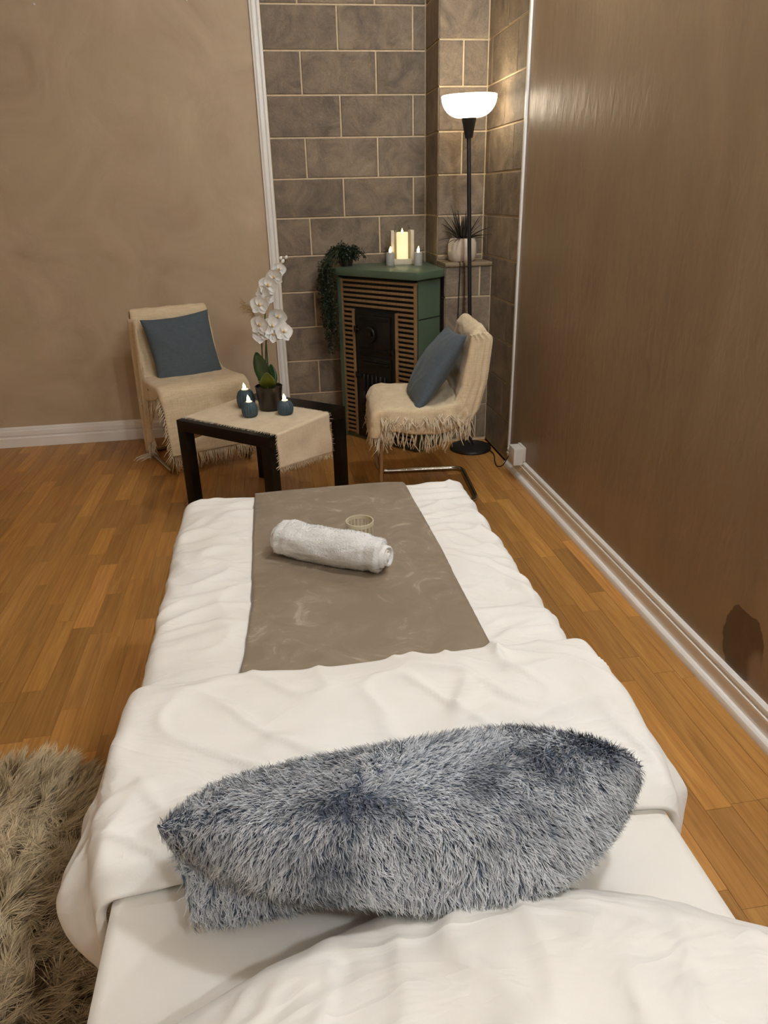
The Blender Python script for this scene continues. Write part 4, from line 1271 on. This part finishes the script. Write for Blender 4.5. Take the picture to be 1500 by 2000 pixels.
add_tube(bm, catmull([(-.008, .006, .09), (-.014, .008, .28), (-.03, .01, .42), (-.08, .01, .48)], 6), .0015, 5)
link('dry_sprig', mesh_of(bm, 'dry_sprig'), M_TWIG, orc, kind='stuff')
# ------------------------------------------------------------------ the two cantilever chairs
M_CHROME = mat_simple('chrome_tube', lin(190, 180, 165), lin(176, 166, 150), rough=0.16, metallic=1.0, scale=10)
M_CHAIRFAB = mat_weave('beige_chair_fabric', lin(206, 182, 140), lin(182, 156, 114), thread=420, bump=.3)
M_THROW = mat_weave('cream_throw', lin(236, 216, 182), lin(214, 190, 150), thread=330, bump=.5)
BACKP = [(.222, .785), (.208, .72), (.188, .62), (.170, .53), (.150, .485), (.105, .455), (.03, .445), (-.10, .450), (-.19, .455), (-.225, .440)]
def offset_profile(prof, off):
    pts = [Vector((0, y, z)) for y, z in prof]; out = []
    for i, p in enumerate(pts):
        t = (pts[min(i + 1, len(pts) - 1)] - pts[max(i - 1, 0)]).normalized()
        n = Vector((0, t.z, -t.y))       # forward / up side
        out.append((p + n * off, n))
    return out
def make_chair(label, loc, rz):
    t = thing('cantilever_chair', label, 'chair', loc, rz, 'cantilever chairs by the stove')
    w, d0, d1, zz = .225, -.225, .235, .012
    path = [(-w, .12, .425), (-w, d0, .425), (-w, d0, zz), (-w, d1, zz), (w, d1, zz), (w, d0, zz), (w, d0, .425), (w, .12, .425)]
    link('frame', tube_mesh('frame', fillet(path, .06, 7), .0115, 12), M_CHROME, t)
    link('cross_bar', tube_mesh('cross_bar', [(-w, .05, .425), (w, .05, .425)], .009, 10), M_CHROME, t)
    prof = catmull([(0, y, z) for y, z in BACKP], 5)
    P = []
    for j in range(25):
        k = -1 + 2 * j / 24; row = []
        for i, p in enumerate(prof):
            top = 1 - .10 * max(0, 1 - i / 6) ** 2
            row.append((k * .208 * top, p.y + .012 * k * k, p.z))
        P.append(row)
    o = link('seat_shell', grid_mesh('seat_shell', P), M_CHAIRFAB, t); solidify(o, .018, 0)
    return t
CHL = make_chair('cantilever chair under a beige throw against the plaster wall', (-0.475, 4.02, 0), math.radians(24))
CHR = make_chair('cantilever chair under a cream throw between stove and bed', (0.690, 3.275, 0), math.radians(-95))

def loft_throw(stations, half, dl, dr, nx=48, wr=1.0, seed=0.0, top_round=None):
    """stations: list of (point, normal). Side excess beyond 'half' folds away along -normal; dl, dr are lengths per station"""
    P = []
    for i, (c, n) in enumerate(stations):
        h = half(i); a, b = dl(i), dr(i); L = a + 2 * h + b; row = []
        for j in range(nx + 1):
            s = L * j / nx - a; rr = .014
            def fold(q):    # q: length past the edge
                if q < rr * 1.57: return rr * math.sin(q / rr), rr * (1 - math.cos(q / rr))
                return rr, rr + q - rr * 1.57
            if s < 0: o_, d_ = fold(-s); x = -h - o_
            elif s > 2 * h: o_, d_ = fold(s - 2 * h); x = h + o_
            else: x, d_ = s - h, 0.0
            w = (.0035 * ridge(x * 9 + seed, i * .21, seed) ** 3 + .004 * fnz(x * 8, i * .16, seed)) * wr
            hang = min(1, d_ / .05)
            fd = .012 * hang * fnz(i * .35, seed + s * 3, 1.0) * wr
            pt = c + n * (w - d_) + Vector((x + (fd if x > 0 else -fd), 0, 0))
            row.append(pt)
        P.append(row)
    return P
def profile_stations(pts, n, off):
    cv = catmull([(0, y, z) for y, z in pts], n); out = []
    for i, p in enumerate(cv):
        t = (cv[min(i + 1, len(cv) - 1)] - cv[max(i - 1, 0)]).normalized()
        nn = Vector((0, t.z, -t.y)); out.append((p + nn * off, nn))
    return out

# --- left throw
base_pts = [(.275, .52), (.265, .66), (.256, .765), (.230, .808), (.203, .78), (.193, .72), (.174, .62), (.155, .53), (.138, .495), (.100, .470), (.03, .460), (-.10, .464), (-.20, .466), (-.243, .440), (-.252, .36), (-.256, .26), (-.262, .17), (-.268, .12)]
st = profile_stations(base_pts, 6, .008); NST = len(st)
frac = lambda i: i / (NST - 1) * (len(base_pts) - 1)
thL = thing('beige_throw', 'beige fringed throw covering the chair by the plaster wall', 'throw', (-0.475, 4.02, 0), math.radians(24))
halfL = lambda i: interp(frac(i), [0, 2, 4, 8, 12, 17], [.19, .196, .200, .215, .228, .232])
dlL = lambda i: interp(frac(i), [0, 3, 5, 8, 9.5, 11, 12.5, 14, 17], [.02, .02, .035, .06, .13, .09, .05, .01, .0])
drL = lambda i: interp(frac(i), [0, 3, 5, 8, 10, 13, 14, 17], [.02, .02, .03, .05, .05, .05, .02, .0])
P = loft_throw(st, halfL, dlL, drL, 52, 1.0, 1.0)
o = link('cloth', grid_mesh('cloth', P), M_THROW, thL); solidify(o, .004, 1)
# corner of the throw hanging down beside the back leg
D = []
for i in range(40):
    t = i / 39; row = []
    for j in range(15):
        k = j / 14
        yy = .215 - .16 * k * (1 - .35 * t) - .02 * t
        row.append((-.226 - .012 * math.sin(k * 9 + t * 2) - .010 * t, yy + .02 * t, .78 - .67 * t - .10 * (1 - k) * t + .18 * k * (t < .0)))
    D.append(row)
o = link('hanging_corner', grid_mesh('hanging_corner', D), M_THROW, thL); solidify(o, .004, 1)
items = []
for j in range(15):
    for _ in range(3): items.append((D[-1][j], (random.uniform(-.2, .2), random.uniform(-.3, .1), -1), random.uniform(.05, .09)))
for i in range(14, 40, 1):
    items.append((D[i][14], (random.uniform(-.3, .1), -.7, -.9), random.uniform(.03, .06)))
for i in range(int(NST * .50), int(NST * .78)):
    for _ in range(2): items.append((P[i][0], (random.uniform(-.25, .1), random.uniform(-.2, .2), -1), random.uniform(.06, .11)))
for j in range(0, 53):
    for _ in range(2): items.append((P[-1][j], (random.uniform(-.2, .2), random.uniform(-.2, .1), -1), random.uniform(.05, .085)))
for i in range(int(NST * .78), NST):
    items.append((P[i][0], (-.8, random.uniform(-.2, .2), -1), random.uniform(.03, .06)))
for k in range(14):     # ends lying on the floor
    items.append(((-.255 + random.uniform(-.02, .02), .14 + random.uniform(-.04, .03), .012 + random.uniform(0, .01)), (-1, random.uniform(-.4, .1), -.06), random.uniform(.05, .085)))
link('fringe', fringe_mesh('fringe', items, .0024, 5), M_FRINGE, thL, kind='stuff')

# --- right throw (the near side is local +x... chair faces the stove side of the room)
base_pts = [(.262, .71), (.262, .74), (.256, .775), (.232, .812), (.202, .785), (.192, .72), (.172, .62), (.153, .53), (.136, .498), (.100, .474), (.03, .464), (-.10, .468), (-.20, .470), (-.243, .445), (-.252, .40), (-.255, .35)]
st = profile_stations(base_pts, 6, .009); NST = len(st)
frac = lambda i: i / (NST - 1) * (len(base_pts) - 1)
thR = thing('cream_throw', 'cream throw with a knotted fringe over the chair beside the stove', 'throw', (0.690, 3.275, 0), math.radians(-95))
halfR = lambda i: interp(frac(i), [0, 2, 3, 4, 8, 12, 15], [.185, .19, .175, .196, .215, .225, .228])
# chair R: local +x points to -y world (towards the camera) after the -95 degree turn
dlR = lambda i: interp(frac(i), [0, 3, 5, 9, 13, 15], [.02, .02, .03, .04, .05, .02])
drR = lambda i: interp(frac(i), [0, 3, 4.5, 7, 8.5, 10, 12.5, 13.5, 15], [.03, .03, .05, .06, .10, .13, .10, .07, .04])
P = loft_throw(st, halfR, dlR, drR, 56, 1.2, 4.0)
o = link('cloth', grid_mesh('cloth', P), M_THROW, thR); solidify(o, .005, 1)
# gathered end hanging down the near side of the backrest
D = []
for i in range(46):
    t = i / 45; row = []
    cy, cz = interp(t, [0, .12, .5, .8, 1], [.215, .238, .205, .155, .09]), interp(t, [0, .1, .5, .8, 1], [.800, .775, .58, .44, .375])
    wd = interp(t, [0, .15, .5, .8, 1], [.034, .048, .060, .074, .10])
    for j in range(23):
        a = -.35 + (math.pi * 1.25) * j / 22
        bulge = .022 + .006 * math.sin(j * 1.9 + t * 5)
        row.append((.192 + .018 * t + bulge * math.sin(a) + .006, cy + wd * math.cos(a), cz + .25 * wd * math.cos(a)))
    D.append(row)
o = link('gathered_end', grid_mesh('gathered_end', D), M_THROW, thR); solidify(o, .004, 1)
items = []
i0, i1 = int(NST * .50), NST
for i in range(i0, i1):
    for _ in range(2): items.append((P[i][-1], (random.uniform(-.1, .25), random.uniform(-.35, .35), -1), random.uniform(.055, .085)))
for j in range(0, 57):
    items.append((P[-1][j], (random.uniform(-.2, .2), random.uniform(-.25, .1), -1), random.uniform(.03, .06)))
for j in range(23):
    for _ in range(2): items.append((D[-1][j], (random.uniform(0, .3), random.uniform(-.4, .3), -1), random.uniform(.05, .08)))
rg = random.Random(8)
for k in range(150):    # second, folded row of fringe lying on the side of the seat
    y = rg.uniform(-.22, .13); x = .236 + rg.uniform(0, .012)
    items.append(((x, y, .452 - rg.uniform(0, .045)), (.25 + rg.uniform(-.1, .3), rg.uniform(-.8, .8), -.7), rg.uniform(.03, .055)))
link('fringe', fringe_mesh('fringe', items, .0026, 5), M_FRINGE, thR, kind='stuff')

# --- cushions
M_CUSH = mat_weave('slate_blue_linen', lin(92, 101, 106), lin(75, 84, 90), thread=600, bump=.35, sheen=.1)
def cushion_mesh(name, a, th, seed):
    bm = bmesh.new(); n = 44
    for sg in (1, -1):
        P = []
        for i in range(n + 1):
            u = -1 + 2 * i / n; row = []
            for j in range(n + 1):
                v = -1 + 2 * j / n
                x = u * a * (1 - .075 * (1 - v * v)); z = v * a * (1 - .075 * (1 - u * u))
                e = max(0.0, (1 - u * u) * (1 - v * v))
                y = sg * (.003 + th * e ** .5 * .98) + .006 * fnz(u * 2.2, v * 2.2, seed) + sg * .003 * ridge(u * 3, v * 3, seed) ** 3 * min(1, e * 4)
                if abs(abs(u) - 1) < 1e-6 or abs(abs(v) - 1) < 1e-6: y = .006 * fnz(u * 2.2, v * 2.2, seed)
                row.append((x, y, z))
            P.append(row)
        me = grid_mesh('tmp', P); bm.from_mesh(me); bpy.data.meshes.remove(me)
    bmesh.ops.remove_doubles(bm, verts=bm.verts, dist=.0003)
    return mesh_of(bm, name)
def place_cushion(label, chair, lx, ly, lz, tilt, spin, yawoff, seed, a=.205, th=.062):
    o = link('cushion', cushion_mesh('cushion', a, th, seed), M_CUSH)
    Mc = Matrix.Translation(chair.location) @ Matrix.Rotation(chair.rotation_euler.z, 4, 'Z')
    Ml = Matrix.Translation((lx, ly, lz)) @ Matrix.Rotation(yawoff, 4, 'Z') @ Matrix.Rotation(tilt, 4, 'X') @ Matrix.Rotation(spin, 4, 'Y')
    o.matrix_world = Mc @ Ml
    return tag(o, label, 'cushion', 'slate blue linen cushions')
place_cushion('slate blue linen cushion on the beige chair by the plaster wall', CHL, .012, .078, .600, math.radians(-16), math.radians(-3), 0, 1.0, .192)
place_cushion('slate blue linen cushion on the cream chair beside the stove', CHR, .02, .045, .615, math.radians(-34), math.radians(-4), 0, 5.0, .20)
# small nail heads in the plaster
for (x, z) in ((-1.03, 2.26), (-0.29, 2.285)):
    o = link('wall_nail', lathe_mesh('wall_nail', [(0, -.004), (.004, -.004), (.005, .0), (.003, .003), (0, .0035)], 12), M_TRIM, loc=(x, YB - .003, z), rot=(math.radians(90), 0, 0))
    tag(o, 'tiny white nail head high on the plaster wall, ' + ('far left' if x < -.6 else 'nearer the white moulding'), 'nail')
